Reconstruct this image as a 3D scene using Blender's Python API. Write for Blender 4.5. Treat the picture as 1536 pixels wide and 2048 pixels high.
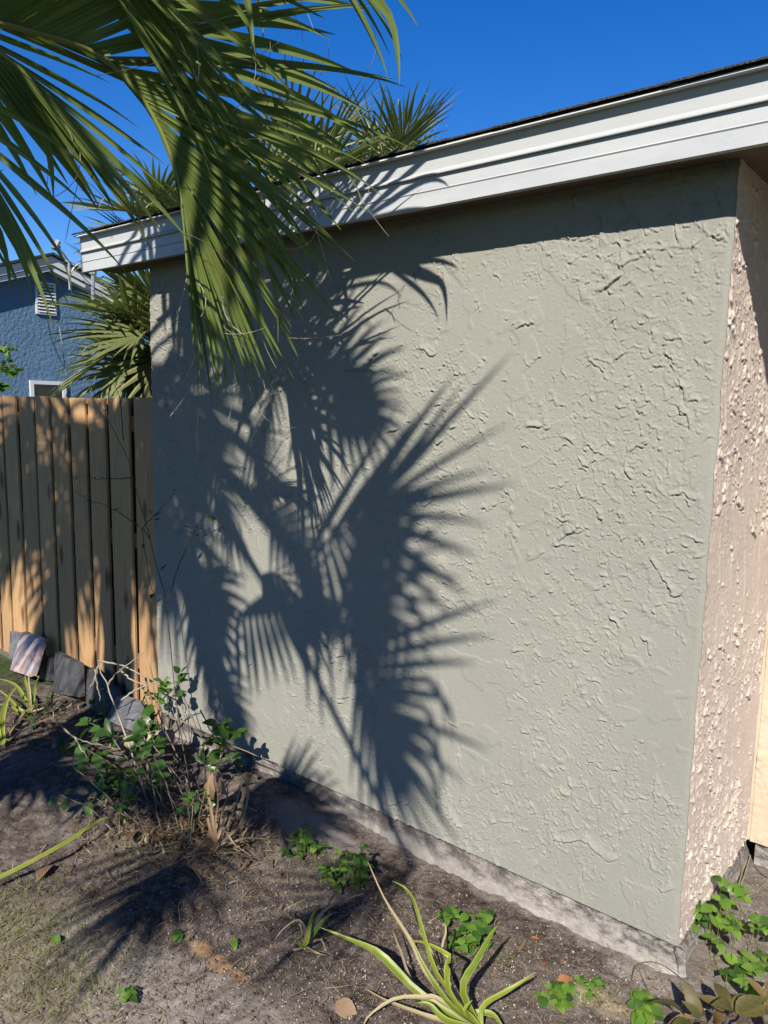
import bpy, math, random
import numpy as np
from mathutils import Vector, Matrix
random.seed(7); rs = np.random.RandomState(7)
for o in list(bpy.data.objects): bpy.data.objects.remove(o)
scn = bpy.context.scene; col = scn.collection

# ------------------------------------------------------------------ camera, sky, sun, exposure
CAM = np.array([0.6487, -2.2900, 1.75])
F = 1514.0
RM = np.array([[0.77079289, 0.10055627, -0.62909996],
               [0.63679575, -0.09181107, 0.76554679],
               [0.01922219, -0.99068621, -0.13480112]])   # camera (right, down, forward) -> world
cd = bpy.data.cameras.new('camera'); cam = bpy.data.objects.new('camera', cd); col.objects.link(cam)
cd.sensor_fit = 'VERTICAL'; cd.sensor_height = 24; cd.lens = 24 * F / 2048; cd.clip_start = 0.05; cd.clip_end = 3000
m = Matrix([[RM[i][0], -RM[i][1], -RM[i][2], CAM[i]] for i in range(3)] + [[0, 0, 0, 1]])
cam.matrix_world = m
scn.camera = cam
SD = np.array([0.42, -1.0, 0.87]); SD /= np.linalg.norm(SD)     # towards the sun
world = bpy.data.worlds.new('World'); scn.world = world; world.use_nodes = True
wn = world.node_tree; wn.nodes.clear()
sky = wn.nodes.new('ShaderNodeTexSky'); sky.sky_type = 'NISHITA'; sky.sun_disc = False
sky.sun_elevation = math.asin(SD[2]); sky.sun_rotation = math.atan2(SD[0], SD[1])
sky.altitude = 0; sky.air_density = 1.0; sky.dust_density = 0.0; sky.ozone_density = 5.0
hs = wn.nodes.new('ShaderNodeHueSaturation'); hs.inputs['Saturation'].default_value = 1.33; hs.inputs['Hue'].default_value = 0.514
bg = wn.nodes.new('ShaderNodeBackground'); bg.inputs['Strength'].default_value = 0.062
wo = wn.nodes.new('ShaderNodeOutputWorld')
wn.links.new(sky.outputs[0], hs.inputs['Color']); wn.links.new(hs.outputs[0], bg.inputs[0]); wn.links.new(bg.outputs[0], wo.inputs[0])
sl = bpy.data.lights.new('sun', 'SUN'); sl.energy = 4.6; sl.angle = math.radians(0.53); sl.color = (1.0, 0.93, 0.82)
sun = bpy.data.objects.new('sun', sl); col.objects.link(sun)
sun.rotation_euler = Vector(SD).to_track_quat('Z', 'Y').to_euler()
scn.view_settings.view_transform = 'Standard'; scn.view_settings.look = 'None'
scn.view_settings.gamma = 1; scn.view_settings.exposure = 1.22; scn.view_settings.use_curve_mapping = False
scn.render.engine = 'CYCLES'

# ------------------------------------------------------------------ helpers: pixels of the photograph -> places
def rayw(px, py):
    v = RM @ np.array([px - 768.0, py - 1024.0, F]); return v / np.linalg.norm(v)
def at(px, py, depth):                       # point at a distance along the viewing axis
    return CAM + RM @ (np.array([px - 768.0, py - 1024.0, F]) / F * depth)
def ony(px, py, y=0.0):
    d = rayw(px, py); return CAM + d * (y - CAM[1]) / d[1]
def onx(px, py, x=0.0):
    d = rayw(px, py); return CAM + d * (x - CAM[0]) / d[0]
def onz(px, py, z=0.0):
    d = rayw(px, py); return CAM + d * (z - CAM[2]) / d[2]
def nrm(v): v = np.asarray(v, float); return v / (np.linalg.norm(v) + 1e-12)

# ------------------------------------------------------------------ helpers: noise
def perlin(x, y, seed=0):
    r = np.random.RandomState(seed); p = r.permutation(256); p = np.concatenate([p, p])
    ang = r.rand(256) * 2 * np.pi; gx, gy = np.cos(ang), np.sin(ang)
    xi = np.floor(x).astype(int); yi = np.floor(y).astype(int); xf = x - xi; yf = y - yi
    u = xf ** 3 * (xf * (xf * 6 - 15) + 10); v = yf ** 3 * (yf * (yf * 6 - 15) + 10)
    def g(ix, iy, dx, dy):
        h = p[p[ix & 255] + (iy & 255)]; return gx[h] * dx + gy[h] * dy
    a = g(xi, yi, xf, yf); b = g(xi + 1, yi, xf - 1, yf); c = g(xi, yi + 1, xf, yf - 1); d = g(xi + 1, yi + 1, xf - 1, yf - 1)
    return (a + u * (b - a)) * (1 - v) + (c + u * (d - c)) * v
def fbm(x, y, o=4, seed=0):
    s = 0; a = 1.0
    for i in range(o): s = s + a * perlin(x * 2 ** i, y * 2 ** i, seed + i); a *= .5
    return s
def sst(a, b, x): t = np.clip((x - a) / (b - a), 0, 1); return t * t * (3 - 2 * t)

# ------------------------------------------------------------------ helpers: objects
def tag(o, label=None, cat=None, group=None, kind=None):
    if label: o['label'] = label
    if cat: o['category'] = cat
    if group: o['group'] = group
    if kind: o['kind'] = kind
    return o
def thing(name, label, cat, loc=(0, 0, 0), group=None):
    o = bpy.data.objects.new(name, None); col.objects.link(o); o.location = loc; o.empty_display_size = .1
    o.matrix_world = Matrix.Translation(Vector(loc))
    return tag(o, label, cat, group)
def link(name, me, parent=None, mat=None):
    o = bpy.data.objects.new(name, me); col.objects.link(o)
    if mat is not None and not me.materials: me.materials.append(mat)
    if parent is not None:
        o.parent = parent; o.matrix_parent_inverse = parent_world(parent).inverted()
    return o
def parent_world(p):
    mw = Matrix.Translation(p.location) if p.parent is None else None
    if mw is None: mw = parent_world(p.parent) @ p.matrix_parent_inverse @ Matrix.LocRotScale(p.location, p.rotation_euler, p.scale)
    return mw
def mesh(name, v, f, smooth=False):
    me = bpy.data.meshes.new(name); me.from_pydata([tuple(map(float, q)) for q in v], [], [tuple(q) for q in f]); me.update()
    if smooth: me.polygons.foreach_set('use_smooth', [True] * len(me.polygons))
    return me
def npmesh(name, v, f, smooth=False):                  # v (n,3), f (m,k)
    me = bpy.data.meshes.new(name); k = f.shape[1]
    me.vertices.add(len(v)); me.vertices.foreach_set('co', np.ascontiguousarray(v, np.float32).ravel())
    me.loops.add(f.size); me.loops.foreach_set('vertex_index', np.ascontiguousarray(f, np.int32).ravel())
    me.polygons.add(len(f)); me.polygons.foreach_set('loop_start', np.arange(0, f.size, k, dtype=np.int32))
    me.polygons.foreach_set('loop_total', np.full(len(f), k, np.int32))
    me.update(calc_edges=True); me.validate()
    if smooth: me.polygons.foreach_set('use_smooth', np.ones(len(f), bool))
    return me
def gridf(nu, nv):
    i = np.arange(nu - 1)[:, None]; j = np.arange(nv - 1)[None, :]; a = i * nv + j
    return np.stack([a, a + nv, a + nv + 1, a + 1], -1).reshape(-1, 4)
class MB:
    def __init__(s): s.v = []; s.f = []
    def add(s, v, f): n = len(s.v); s.v += [tuple(q) for q in v]; s.f += [tuple(i + n for i in q) for q in f]; return s
    def box(s, a, b):
        x0, y0, z0 = a; x1, y1, z1 = b
        return s.add([(x0, y0, z0), (x1, y0, z0), (x1, y1, z0), (x0, y1, z0), (x0, y0, z1), (x1, y0, z1), (x1, y1, z1), (x0, y1, z1)],
                     [(0, 3, 2, 1), (4, 5, 6, 7), (0, 1, 5, 4), (1, 2, 6, 5), (2, 3, 7, 6), (3, 0, 4, 7)])
    def extr_x(s, prof, x0, x1):                         # closed profile of (y,z) pairs
        n = len(prof); v = [(x0, y, z) for y, z in prof] + [(x1, y, z) for y, z in prof]
        return s.add(v, [(i, (i + 1) % n, n + (i + 1) % n, n + i) for i in range(n)] + [tuple(range(n))[::-1], tuple(range(n, 2 * n))])
    def tube(s, pts, rad, k=6):
        pts = [np.asarray(p, float) for p in pts]; n = len(pts); v = []; up = None
        for i, p in enumerate(pts):
            t = nrm(pts[min(i + 1, n - 1)] - pts[max(i - 1, 0)])
            if up is None: up = np.array([0, 0, 1.]) if abs(t[2]) < .9 else np.array([1., 0, 0])
            a = nrm(np.cross(t, up)); b = np.cross(a, t); up = b
            r = rad[i] if hasattr(rad, '__len__') else rad
            for q in range(k): w = 2 * math.pi * q / k; v.append(p + r * (math.cos(w) * a + math.sin(w) * b))
        f = [(i * k + q, i * k + (q + 1) % k, (i + 1) * k + (q + 1) % k, (i + 1) * k + q) for i in range(n - 1) for q in range(k)]
        return s.add(v, f + [tuple(range(k))[::-1], tuple(range((n - 1) * k, n * k))])
    def strip(s, pts, hw, side, nor, fold=0.3):           # leaf blade with a folded midrib
        v = []; n = len(pts)
        for i in range(n):
            v += [pts[i] - side[i] * hw[i] + nor[i] * hw[i] * fold, pts[i], pts[i] + side[i] * hw[i] + nor[i] * hw[i] * fold]
        f = []
        for i in range(n - 1):
            a = i * 3; f += [(a, a + 1, a + 4, a + 3), (a + 1, a + 2, a + 5, a + 4)]
        return s.add(v, f)
    def build(s, name, mat, parent=None, smooth=False):
        return link(name, mesh(name, s.v, s.f, smooth), parent, mat)

# ------------------------------------------------------------------ materials
class NT:
    def __init__(s, name, rough=.8, spec=.3):
        s.m = bpy.data.materials.new(name); s.m.use_nodes = True; s.t = s.m.node_tree; s.n = s.t.nodes; s.b = s.n['Principled BSDF']
        s.b.inputs['Roughness'].default_value = rough; s.b.inputs['Specular IOR Level'].default_value = spec
        s.tc = s.n.new('ShaderNodeTexCoord')
    def coord(s, scale=(1, 1, 1), kind='Object', warp=0):
        mp = s.n.new('ShaderNodeMapping'); mp.inputs['Scale'].default_value = scale; s.t.links.new(s.tc.outputs[kind], mp.inputs[0]); return mp.outputs[0]
    def noise(s, scale, det=4, rough=.6, co=None, dist=0):
        t = s.n.new('ShaderNodeTexNoise'); t.inputs['Scale'].default_value = scale; t.inputs['Detail'].default_value = det
        t.inputs['Roughness'].default_value = rough; t.inputs['Distortion'].default_value = dist
        s.t.links.new(co or s.coord(), t.inputs['Vector']); return t.outputs['Fac']
    def ramp(s, fac, stops):
        r = s.n.new('ShaderNodeValToRGB'); e = r.color_ramp.elements
        while len(e) < len(stops): e.new(.5)
        for q, (p, c) in zip(e, stops):
            q.position = p; q.color = (*c, 1) if len(c) == 3 else c
        s.t.links.new(fac, r.inputs[0]); return r.outputs[0]
    def mix(s, fac, a, b, mode='MIX'):
        x = s.n.new('ShaderNodeMix'); x.data_type = 'RGBA'; x.blend_type = mode
        for i, v in ((0, fac), (6, a), (7, b)):
            if isinstance(v, (int, float)): x.inputs[i].default_value = v
            elif isinstance(v, tuple): x.inputs[i].default_value = (*v, 1)
            else: s.t.links.new(v, x.inputs[i])
        return x.outputs[2]
    def math(s, op, a, b=0.0):
        x = s.n.new('ShaderNodeMath'); x.operation = op
        for i, v in enumerate((a, b)):
            if isinstance(v, (int, float)): x.inputs[i].default_value = v
            else: s.t.links.new(v, x.inputs[i])
        return x.outputs[0]
    def sep(s, sock):
        x = s.n.new('ShaderNodeSeparateXYZ'); s.t.links.new(sock, x.inputs[0]); return x.outputs
    def col(s, c, k=.57):
        c = tuple(v * k for v in c) if isinstance(c, tuple) else s.mix(1.0, c, (k, k, k), 'MULTIPLY')
        if isinstance(c, tuple): s.b.inputs['Base Color'].default_value = (*c, 1)
        else: s.t.links.new(c, s.b.inputs['Base Color'])
        s.c = c; return s
    def bump(s, h, dist=.002, st=1.0):
        b = s.n.new('ShaderNodeBump'); b.inputs['Distance'].default_value = dist; b.inputs['Strength'].default_value = st
        s.t.links.new(h, b.inputs['Height']); s.t.links.new(b.outputs[0], s.b.inputs['Normal']); return s
    def transl(s, fac, tint=(1, 1, 1)):
        tr = s.n.new('ShaderNodeBsdfTranslucent'); mx = s.n.new('ShaderNodeMixShader'); mx.inputs[0].default_value = fac
        if isinstance(s.c, tuple): tr.inputs[0].default_value = (*[a * b for a, b in zip(s.c, tint)], 1)
        else: s.t.links.new(s.mix(1.0, s.c, tint, 'MULTIPLY'), tr.inputs[0])
        s.t.links.new(s.b.outputs[0], mx.inputs[1]); s.t.links.new(tr.outputs[0], mx.inputs[2])
        s.t.links.new(mx.outputs[0], s.n['Material Output'].inputs[0]); return s
    def rand(s):
        x = s.n.new('ShaderNodeObjectInfo'); return x.outputs['Random']

def stucco_mat(name, a, b, big=2.0, fine=.0009):
    t = NT(name, .85, .25); n = t.noise(big, 5); n2 = t.noise(60, 3)
    t.col(t.mix(t.ramp(n2, [(.35, (0, 0, 0)), (.7, (.35, .35, .35))]), t.ramp(n, [(.3, a), (.7, b)]), tuple(x * 1.12 for x in b)))
    h = t.math('ADD', t.noise(260, 4, .7), t.math('MULTIPLY', t.noise(55, 4, .6, t.coord((1, 1, .6)), 1.2), 1.6)); t.bump(h, fine); return t.m
M = {}
M['grey_stucco'] = stucco_mat('grey_stucco', (.300, .298, .262), (.338, .336, .296))
M['pink_stucco'] = stucco_mat('pink_stucco', (.70, .575, .515), (.80, .69, .59), 3.0, .0015)
def cream():
    t = NT('cream_stucco', .85, .25); n = t.noise(3, 4)
    t.col(t.ramp(n, [(.3, (.64, .51, .38)), (.7, (.72, .60, .46))])); t.bump(t.noise(60, 5, .7), .003); return t.m
M['cream_stucco'] = cream()
def footing():
    t = NT('footing_concrete', .95, .1); n = t.noise(5, 8, .7); g = t.noise(26, 8, .75, t.coord((1, 1, 2.2)))
    z = t.sep(t.tc.outputs['Object'])[2]
    zz = t.math('ADD', t.math('MULTIPLY', z, 9.0), t.math('MULTIPLY', t.math('SUBTRACT', n, .5), 2.2))
    c = t.ramp(t.math('ADD', t.math('MULTIPLY', n, .62), t.math('MULTIPLY', g, .38)), [(.38, (.05, .045, .042)), (.48, (.13, .115, .108)), (.57, (.27, .24, .225)), (.67, (.55, .51, .48))])
    salt = t.ramp(zz, [(-.0, (.45, .45, .45)), (.16, (.12, .12, .12)), (.4, (0, 0, 0))])
    xm = t.ramp(t.math('ADD', t.math('MULTIPLY', t.sep(t.tc.outputs['Object'])[0], .45), t.math('MULTIPLY', n, .9)), [(-.0, (0, 0, 0)), (.45, (.55, .55, .55))])
    c = t.mix(t.math('MULTIPLY', xm, t.ramp(g, [(.42, (0, 0, 0)), (.58, (1, 1, 1))])), c, (.66, .62, .58))
    t.col(t.mix(salt, c, (.62, .58, .52))); t.bump(t.math('ADD', g, t.math('MULTIPLY', t.noise(180, 4, .7), .6)), .006); return t.m
M['footing'] = footing()
def painted(name, c, dirt=(.42, .44, .5), amt=.5):
    t = NT(name, .45, .4); n = t.noise(7, 6, .65, t.coord((.5, 1, 2)), .4)
    t.col(t.mix(t.ramp(n, [(.44, (0, 0, 0)), (.72, (amt, amt, amt))]), c, dirt)); t.bump(t.noise(120, 3), .0005); return t.m
M['fascia'] = painted('painted_fascia', (.555, .575, .60), (.42, .44, .50), .55)
M['fascia_up'] = painted('painted_upper_fascia', (.52, .54, .56), (.42, .43, .46), .3)
M['white'] = painted('white_paint', (.76, .77, .78), (.5, .5, .5), .2)
def shingle():
    t = NT('shingles', .95, .1); t.col(t.ramp(t.noise(220, 2), [(.35, (.02, .02, .02)), (.6, (.09, .085, .08)), (.75, (.2, .19, .18))])); t.bump(t.noise(150, 4), .004); return t.m
M['shingle'] = shingle()
def soffit():
    t = NT('soffit_board', .8, .2); t.col(t.ramp(t.noise(5), [(.3, (.16, .12, .09)), (.7, (.22, .17, .13))])); return t.m
M['soffit'] = soffit()
def wood(name, a, b, dk):
    t = NT(name, .72, .3); r = t.rand()
    add = t.n.new('ShaderNodeVectorMath'); add.operation = 'ADD'
    cb = t.n.new('ShaderNodeCombineXYZ'); t.t.links.new(t.math('MULTIPLY', r, 37.0), cb.inputs[0]); t.t.links.new(t.math('MULTIPLY', r, 91.0), cb.inputs[2])
    t.t.links.new(t.tc.outputs['Object'], add.inputs[0]); t.t.links.new(cb.outputs[0], add.inputs[1])
    mp = t.n.new('ShaderNodeMapping'); mp.inputs['Scale'].default_value = (1, 1, .06); t.t.links.new(add.outputs[0], mp.inputs[0])
    g = t.noise(70, 5, .65, mp.outputs[0], 1.5)
    mp2 = t.n.new('ShaderNodeMapping'); mp2.inputs['Scale'].default_value = (1, 1, .35); t.t.links.new(add.outputs[0], mp2.inputs[0])
    vo = t.n.new('ShaderNodeTexVoronoi'); vo.inputs['Scale'].default_value = 7; t.t.links.new(mp2.outputs[0], vo.inputs['Vector'])
    knot = t.ramp(vo.outputs['Distance'], [(.0, (1, 1, 1)), (.13, (.75, .75, .75)), (.22, (0, 0, 0))])
    c = t.ramp(g, [(.3, a), (.5, b), (.72, tuple(x * 1.15 for x in b))])
    c = t.mix(t.math('MULTIPLY', r, .30), c, tuple(x * .6 for x in a))
    c = t.mix(t.ramp(t.noise(3.0, 3, .5, mp2.outputs[0]), [(.5, (0, 0, 0)), (.8, (.5, .5, .5))]), c, (.36, .25, .155))
    c = t.mix(knot, c, dk); t.col(c); t.bump(g, .0015); return t.m
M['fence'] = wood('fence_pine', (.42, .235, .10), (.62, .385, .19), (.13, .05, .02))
M['fence_shade'] = wood('fence_pine_shaded', (.20, .10, .04), (.30, .155, .065), (.07, .03, .012))  # same pine darkened: shade behind the gaps painted into the wood
def leafm(name, a, b, tr=.35, rough=.45, sc=9, tint=(1.3, 1.5, .5), yel=None):
    t = NT(name, rough, .35); r = t.rand(); n = t.noise(sc, 3)
    c = t.ramp(t.math('ADD', t.math('MULTIPLY', n, .6), t.math('MULTIPLY', r, .4)), [(.25, a), (.75, b)])
    if yel: c = t.mix(t.ramp(t.noise(5, 4), [(.56, (0, 0, 0)), (.72, (.8, .8, .8))]), c, yel)
    t.col(c); t.transl(tr, tint); return t.m
M['palm'] = leafm('palm_leaf', (.155, .215, .048), (.265, .335, .09), .38, .38, 6, (1.0, 1.25, .45), (.28, .24, .09))
M['palm_far'] = leafm('palm_leaf_far', (.16, .20, .07), (.36, .39, .17), .25, .5, 4, (1, 1.2, .5), (.32, .29, .16))
M['palm_stem'] = leafm('palm_petiole', (.22, .24, .05), (.32, .32, .09), .05, .4, 4)
M['fibre'] = leafm('palm_fibre', (.45, .38, .26), (.62, .55, .42), .2, .7, 4, (1, 1, 1))
def bark():
    t = NT('palm_bark', .95, .1); t.col(t.ramp(t.noise(14, 6, .7, t.coord((1, 1, .5))), [(.3, (.07, .055, .04)), (.7, (.24, .2, .16))])); t.bump(t.noise(30, 5), .02); return t.m
M['bark'] = bark()
M['leaf'] = leafm('shrub_leaf', (.035, .095, .018), (.09, .20, .035), .35, .35, 20)
M['leaf_light'] = leafm('young_leaf', (.12, .26, .035), (.24, .40, .06), .4, .4, 20)
M['strap'] = leafm('strap_leaf', (.17, .27, .02), (.34, .43, .04), .35, .4, 8, (1.1, 1.1, .4), (.50, .43, .16))
M['strap_edge'] = leafm('pale_leaf_margin', (.34, .40, .08), (.54, .56, .17), .35, .4, 8, (1.1, 1.1, .5), (.50, .43, .2))
M['strap_dry'] = leafm('dry_strap_leaf', (.34, .27, .15), (.55, .47, .29), .25, .7, 8, (1, 1, .9))
M['dry'] = leafm('dry_leaf', (.17, .10, .055), (.38, .26, .16), .2, .7, 14, (1.2, .9, .6))
M['orange_leaf'] = leafm('orange_dry_leaf', (.42, .13, .05), (.55, .24, .10), .25, .6, 14, (1.2, .8, .5))
M['straw'] = leafm('straw', (.20, .15, .09), (.52, .43, .27), .1, .8, 30, (1, 1, 1))
M['grass'] = leafm('green_grass', (.09, .15, .025), (.30, .34, .09), .3, .5, 12)
M['twig'] = leafm('twig_bark', (.15, .115, .08), (.30, .25, .19), 0, .9, 20)
M['twig_dark'] = leafm('dark_twig_bark', (.06, .045, .03), (.12, .09, .06), 0, .9, 20)
M['twig_pale'] = leafm('pale_twig', (.24, .20, .15), (.42, .37, .29), 0, .8, 20)
def soil():
    t = NT('soil', .97, .08); n = t.noise(1.6, 5, .6); n2 = t.noise(18, 8, .72, None, .4); n3 = t.noise(130, 4, .75)
    c = t.ramp(n2, [(.34, (.040, .030, .025)), (.50, (.115, .090, .078)), (.66, (.235, .195, .175))])
    c = t.mix(t.ramp(n, [(.48, (0, 0, 0)), (.64, (.75, .75, .75))]), c, t.ramp(n2, [(.3, (.16, .135, .12)), (.7, (.36, .31, .285))]))
    c = t.mix(t.ramp(n3, [(.56, (0, 0, 0)), (.68, (.75, .75, .75))]), c, (.48, .43, .39))
    c = t.mix(t.ramp(n3, [(.30, (.8, .8, .8)), (.42, (0, 0, 0))]), c, (.02, .016, .014))
    p_ = t.sep(t.tc.outputs['Object']); rr_ = t.math('ADD', t.math('POWER', t.math('ADD', p_[0], .8), 2.0), t.math('POWER', t.math('ADD', p_[1], .6), 2.0))
    unseen_lawn = t.ramp(n2, [(.3, (.035, .055, .018)), (.7, (.085, .12, .04))])  # dark grass tone added on the unseen outer ground to lower bounced light
    c = t.mix(t.ramp(t.math('MULTIPLY', t.math('ADD', rr_, t.math('MULTIPLY', n, 3.0)), .06), [(.62, (0, 0, 0)), (.85, (1, 1, 1))]), c, unseen_lawn)
    wl = t.ramp(t.math('ADD', t.math('MULTIPLY', p_[1], 5.0), t.math('MULTIPLY', n2, .9)), [(.12, (0, 0, 0)), (.42, (.4, .4, .4))]); c = t.mix(wl, c, (.40, .36, .33))
    # pale sandy ground in the lower left, orange sand track
    def blob(x, y, rx, ry, lo=.3, hi=1.0):
        p = t.sep(t.tc.outputs['Object']); nz = t.math('MULTIPLY', t.math('SUBTRACT', t.noise(9, 5), .5), 1.6)
        q = t.math('ADD', t.math('POWER', t.math('DIVIDE', t.math('SUBTRACT', p[0], x), rx), 2.0), t.math('POWER', t.math('DIVIDE', t.math('SUBTRACT', p[1], y), ry), 2.0))
        return t.ramp(t.math('ADD', q, nz), [(lo, (1, 1, 1)), (hi, (0, 0, 0))])
    for (px, py, rx, ry, cc, am) in SOILB:
        g = onz(px, py); c = t.mix(t.math('MULTIPLY', blob(g[0], g[1], rx, ry), am), c, cc)
    t.col(c); t.bump(t.math('ADD', t.math('MULTIPLY', n2, 1.0), t.math('MULTIPLY', n3, .5)), .012); return t.m
SOILB = [(60, 1960, .55, .35, (.40, .35, .27), .55), (330, 2020, .40, .22, (.42, .37, .34), .6), (470, 2060, .5, .2, (.40, .35, .32), .55),
         (400, 1890, .05, .035, (.52, .31, .17), .85), (440, 1920, .05, .035, (.52, .31, .17), .85), (480, 1945, .05, .03, (.52, .31, .17), .85),
         (1200, 1990, .10, .06, (.52, .44, .30), .7), (1290, 1945, .14, .05, (.50, .46, .42), .6), (1490, 1960, .16, .16, (.30, .27, .24), .8),
         (640, 1665, .28, .12, (.34, .30, .28), .7)]
M['soil'] = soil()
def slab(name, a, b, c3):
    t = NT(name, .6, .3); t.col(t.ramp(t.noise(9, 5, .6, t.coord((1, 1, .5)), 2.0), [(.35, a), (.5, b), (.62, c3)])); t.bump(t.noise(25, 5), .004); return t.m
M['slab_pink'] = slab('pink_slate', (.30, .17, .15), (.52, .40, .38), (.50, .50, .54))
M['slab_dark'] = slab('dark_slate', (.035, .034, .036), (.06, .06, .062), (.09, .09, .095))
M['slab_blue'] = slab('blue_slate', (.10, .105, .12), (.15, .155, .17), (.20, .205, .22))
def blue():
    t = NT('blue_stucco', .85, .2); t.col(t.ramp(t.noise(1.2, 5), [(.3, (.11, .20, .32)), (.7, (.14, .25, .39))])); t.bump(t.noise(14, 4), .03); return t.m
M['blue'] = blue()
gl = NT('dark_glass', .08, .5); gl.col((.012, .012, .014)); M['glass'] = gl.m
mt = NT('galvanised_metal', .45, .5); mt.col((.45, .45, .47)); mt.b.inputs['Metallic'].default_value = .5; M['metal'] = mt.m
wd = NT('weathered_log', .9, .1); wd.col(wd.ramp(wd.noise(9, 6, .7, wd.coord((.2, 1, 1))), [(.35, (.26, .20, .14)), (.65, (.50, .42, .31))])); M['log'] = wd.m

# ------------------------------------------------------------------ ground (one sheet to the horizon)
def gh(x, y):
    x = np.asarray(x, float); y = np.asarray(y, float)
    near = np.exp(-((x + 1.5) ** 2 + (y + .8) ** 2) / 16)
    h = .028 * fbm(x * 1.3, y * 1.3, 3, 11) + near * (.012 * fbm(x * 9, y * 9, 3, 21) + .009 * perlin(x * 34, y * 34, 31) + .0045 * perlin(x * 80, y * 80, 32))
    h = h + .045 * np.exp(-((x + 1.72) / .30) ** 2 - ((y + .10) / .14) ** 2) - .022 * np.exp(-((x + .8) / .45) ** 2 - ((y + .02) / .14) ** 2)
    h = h + .03 * np.exp(-((x + 2.2) / .5) ** 2 - ((y + .6) / .25) ** 2)
    return h - .01
def axis(lo, hi, step, far):
    a = list(np.arange(lo, hi, step)); d = step; p = a[-1]; q = a[0]; up = []; dn = []
    while p < far: d *= 1.25; p += d; up.append(p)
    d = step
    while q > -far: d *= 1.25; q -= d; dn.append(q)
    return np.array(dn[::-1] + a + up)
gx = axis(-5.0, 1.4, .0095, 600); gy = axis(-2.3, 1.0, .0095, 600)
GX, GY = np.meshgrid(gx, gy, indexing='ij')
GZ = gh(GX, GY) + .4 * sst(60, 600, np.hypot(GX, GY)) * 0
g = link('ground', npmesh('ground', np.stack([GX, GY, GZ], -1).reshape(-1, 3), gridf(len(gx), len(gy)), True), None, M['soil'])
tag(g, 'dark sandy soil with dry debris in front of the grey wall', None, None, 'structure')
def gp(px, py, z=None):                                 # ground point seen at a pixel
    p = onz(px, py, 0 if z is None else z)
    for _ in range(3): p = onz(px, py, float(gh(p[0], p[1])))
    return p

# ------------------------------------------------------------------ the house
W0, W1 = -2.80, 0.0; ZB = .088; ZT = 2.46
house = thing('house', 'house corner with grey stucco wall, pink side wall and white fascia under the eave', 'house', (-1.4, 0, 0))
def lace(u, v, dens, seed, sc=1.0):
    """trowelled skip texture: smooth patches that end in ragged torn edges"""
    wx = .035 * fbm(u * 7, v * 7, 3, seed + 40) + .008 * perlin(u * 45, v * 45, seed + 44); wy = .035 * fbm(u * 7 + 9, v * 7, 3, seed + 50) + .008 * perlin(u * 45 + 7, v * 45, seed + 45)
    U = u + wx; V = v + wy; h = 0
    for fr, am, th, w, sd in ((6.5, .0020, .06, .022, 1), (15, .0026, .10, .045, 2), (26, .0024, .12, .06, 3), (48, .0018, .14, .10, 4)):
        n = perlin(U * fr * sc, V * fr * sc * .8, seed + sd)
        mk = sst(-.05, .28, fbm(u * 2.6 * sc + sd * 3.3, v * 2.0 * sc, 3, seed + 10 + sd) + dens) * (.45 + .55 * sst(-.1, .25, perlin(u * 11, v * 11, seed + 20 + sd)))
        h = h + am * mk * sst(th, th + w, n) + am * .9 * mk * np.exp(-((n - th - w) / (w * .9)) ** 2)
    # thin crack ridges
    r = np.abs(perlin(U * 5.5, V * 3.2, seed + 70)); mk = sst(.05, .3, perlin(u * 4, v * 4, seed + 71) + dens * .5)
    h = h + .0040 * mk * np.exp(-(r / .012) ** 2) * sst(0, .2, perlin(u * 20, v * 20, seed + 73) + .1)
    return h
def cwob(z): return .0045 * perlin(z * 9, z * 0 + .3, 801) + .0030 * perlin(z * 31, z * 0 + .3, 802) + .0016 * perlin(z * 90, z * 0 + .3, 803)
def hf_wall(name, u0, u1, z0, z1, step, func, place, mat, parent):
    nu = int((u1 - u0) / step) + 1; nz = int((z1 - z0) / step) + 1
    u = np.linspace(u0, u1, nu); z = np.linspace(z0, z1, nz); U, Z = np.meshgrid(u, z, indexing='ij')
    H = func(U, Z); P = place(U, Z, H)
    e = [P[:, 0], P[:, -1], P[0, :], P[-1, :]]
    V = P.reshape(-1, 3); f = gridf(nu, nz)
    o = link(name, npmesh(name, V, f, False), parent, mat); return o
def torn(u, v, fr, asp, am, w, cover, seed, step, up=1.0):
    """ragged ledges: contours of a warped field, sharp on the lower side and running out above"""
    wx = .5 / fr * fbm(u * fr * 1.1, v * fr * 1.1, 2, seed + 1) + .10 / fr * perlin(u * fr * 6, v * fr * 6, seed + 3)
    wy = .5 / fr * fbm(u * fr * 1.1 + 9, v * fr * 1.1, 2, seed + 2) + .10 / fr * perlin(u * fr * 6 + 5, v * fr * 6, seed + 4)
    n = perlin((u + wx) * fr, (v + wy) * fr * asp, seed) - .02
    gx, gz = np.gradient(n, step); gm = np.sqrt(gx * gx + gz * gz) + 1e-6
    d = n / gm                                              # about the distance to the contour, in metres
    face = sst(-.15, .5, (gz * up + gx * .45) / gm)
    mk = sst(0, .22, perlin(u * fr * .9 + 3, v * fr * .9, seed + 5) + cover) * sst(-.05, .2, perlin(u * fr * 2.7, v * fr * 2.7, seed + 6) + .12)
    e = step * .45
    prof = sst(-e, e, d) * np.exp(-np.clip(d, 0, 1) / w) - .55 * np.exp(-((d + e * 2.6) / (e * 2)) ** 2)
    return am * face * mk * prof
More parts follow.
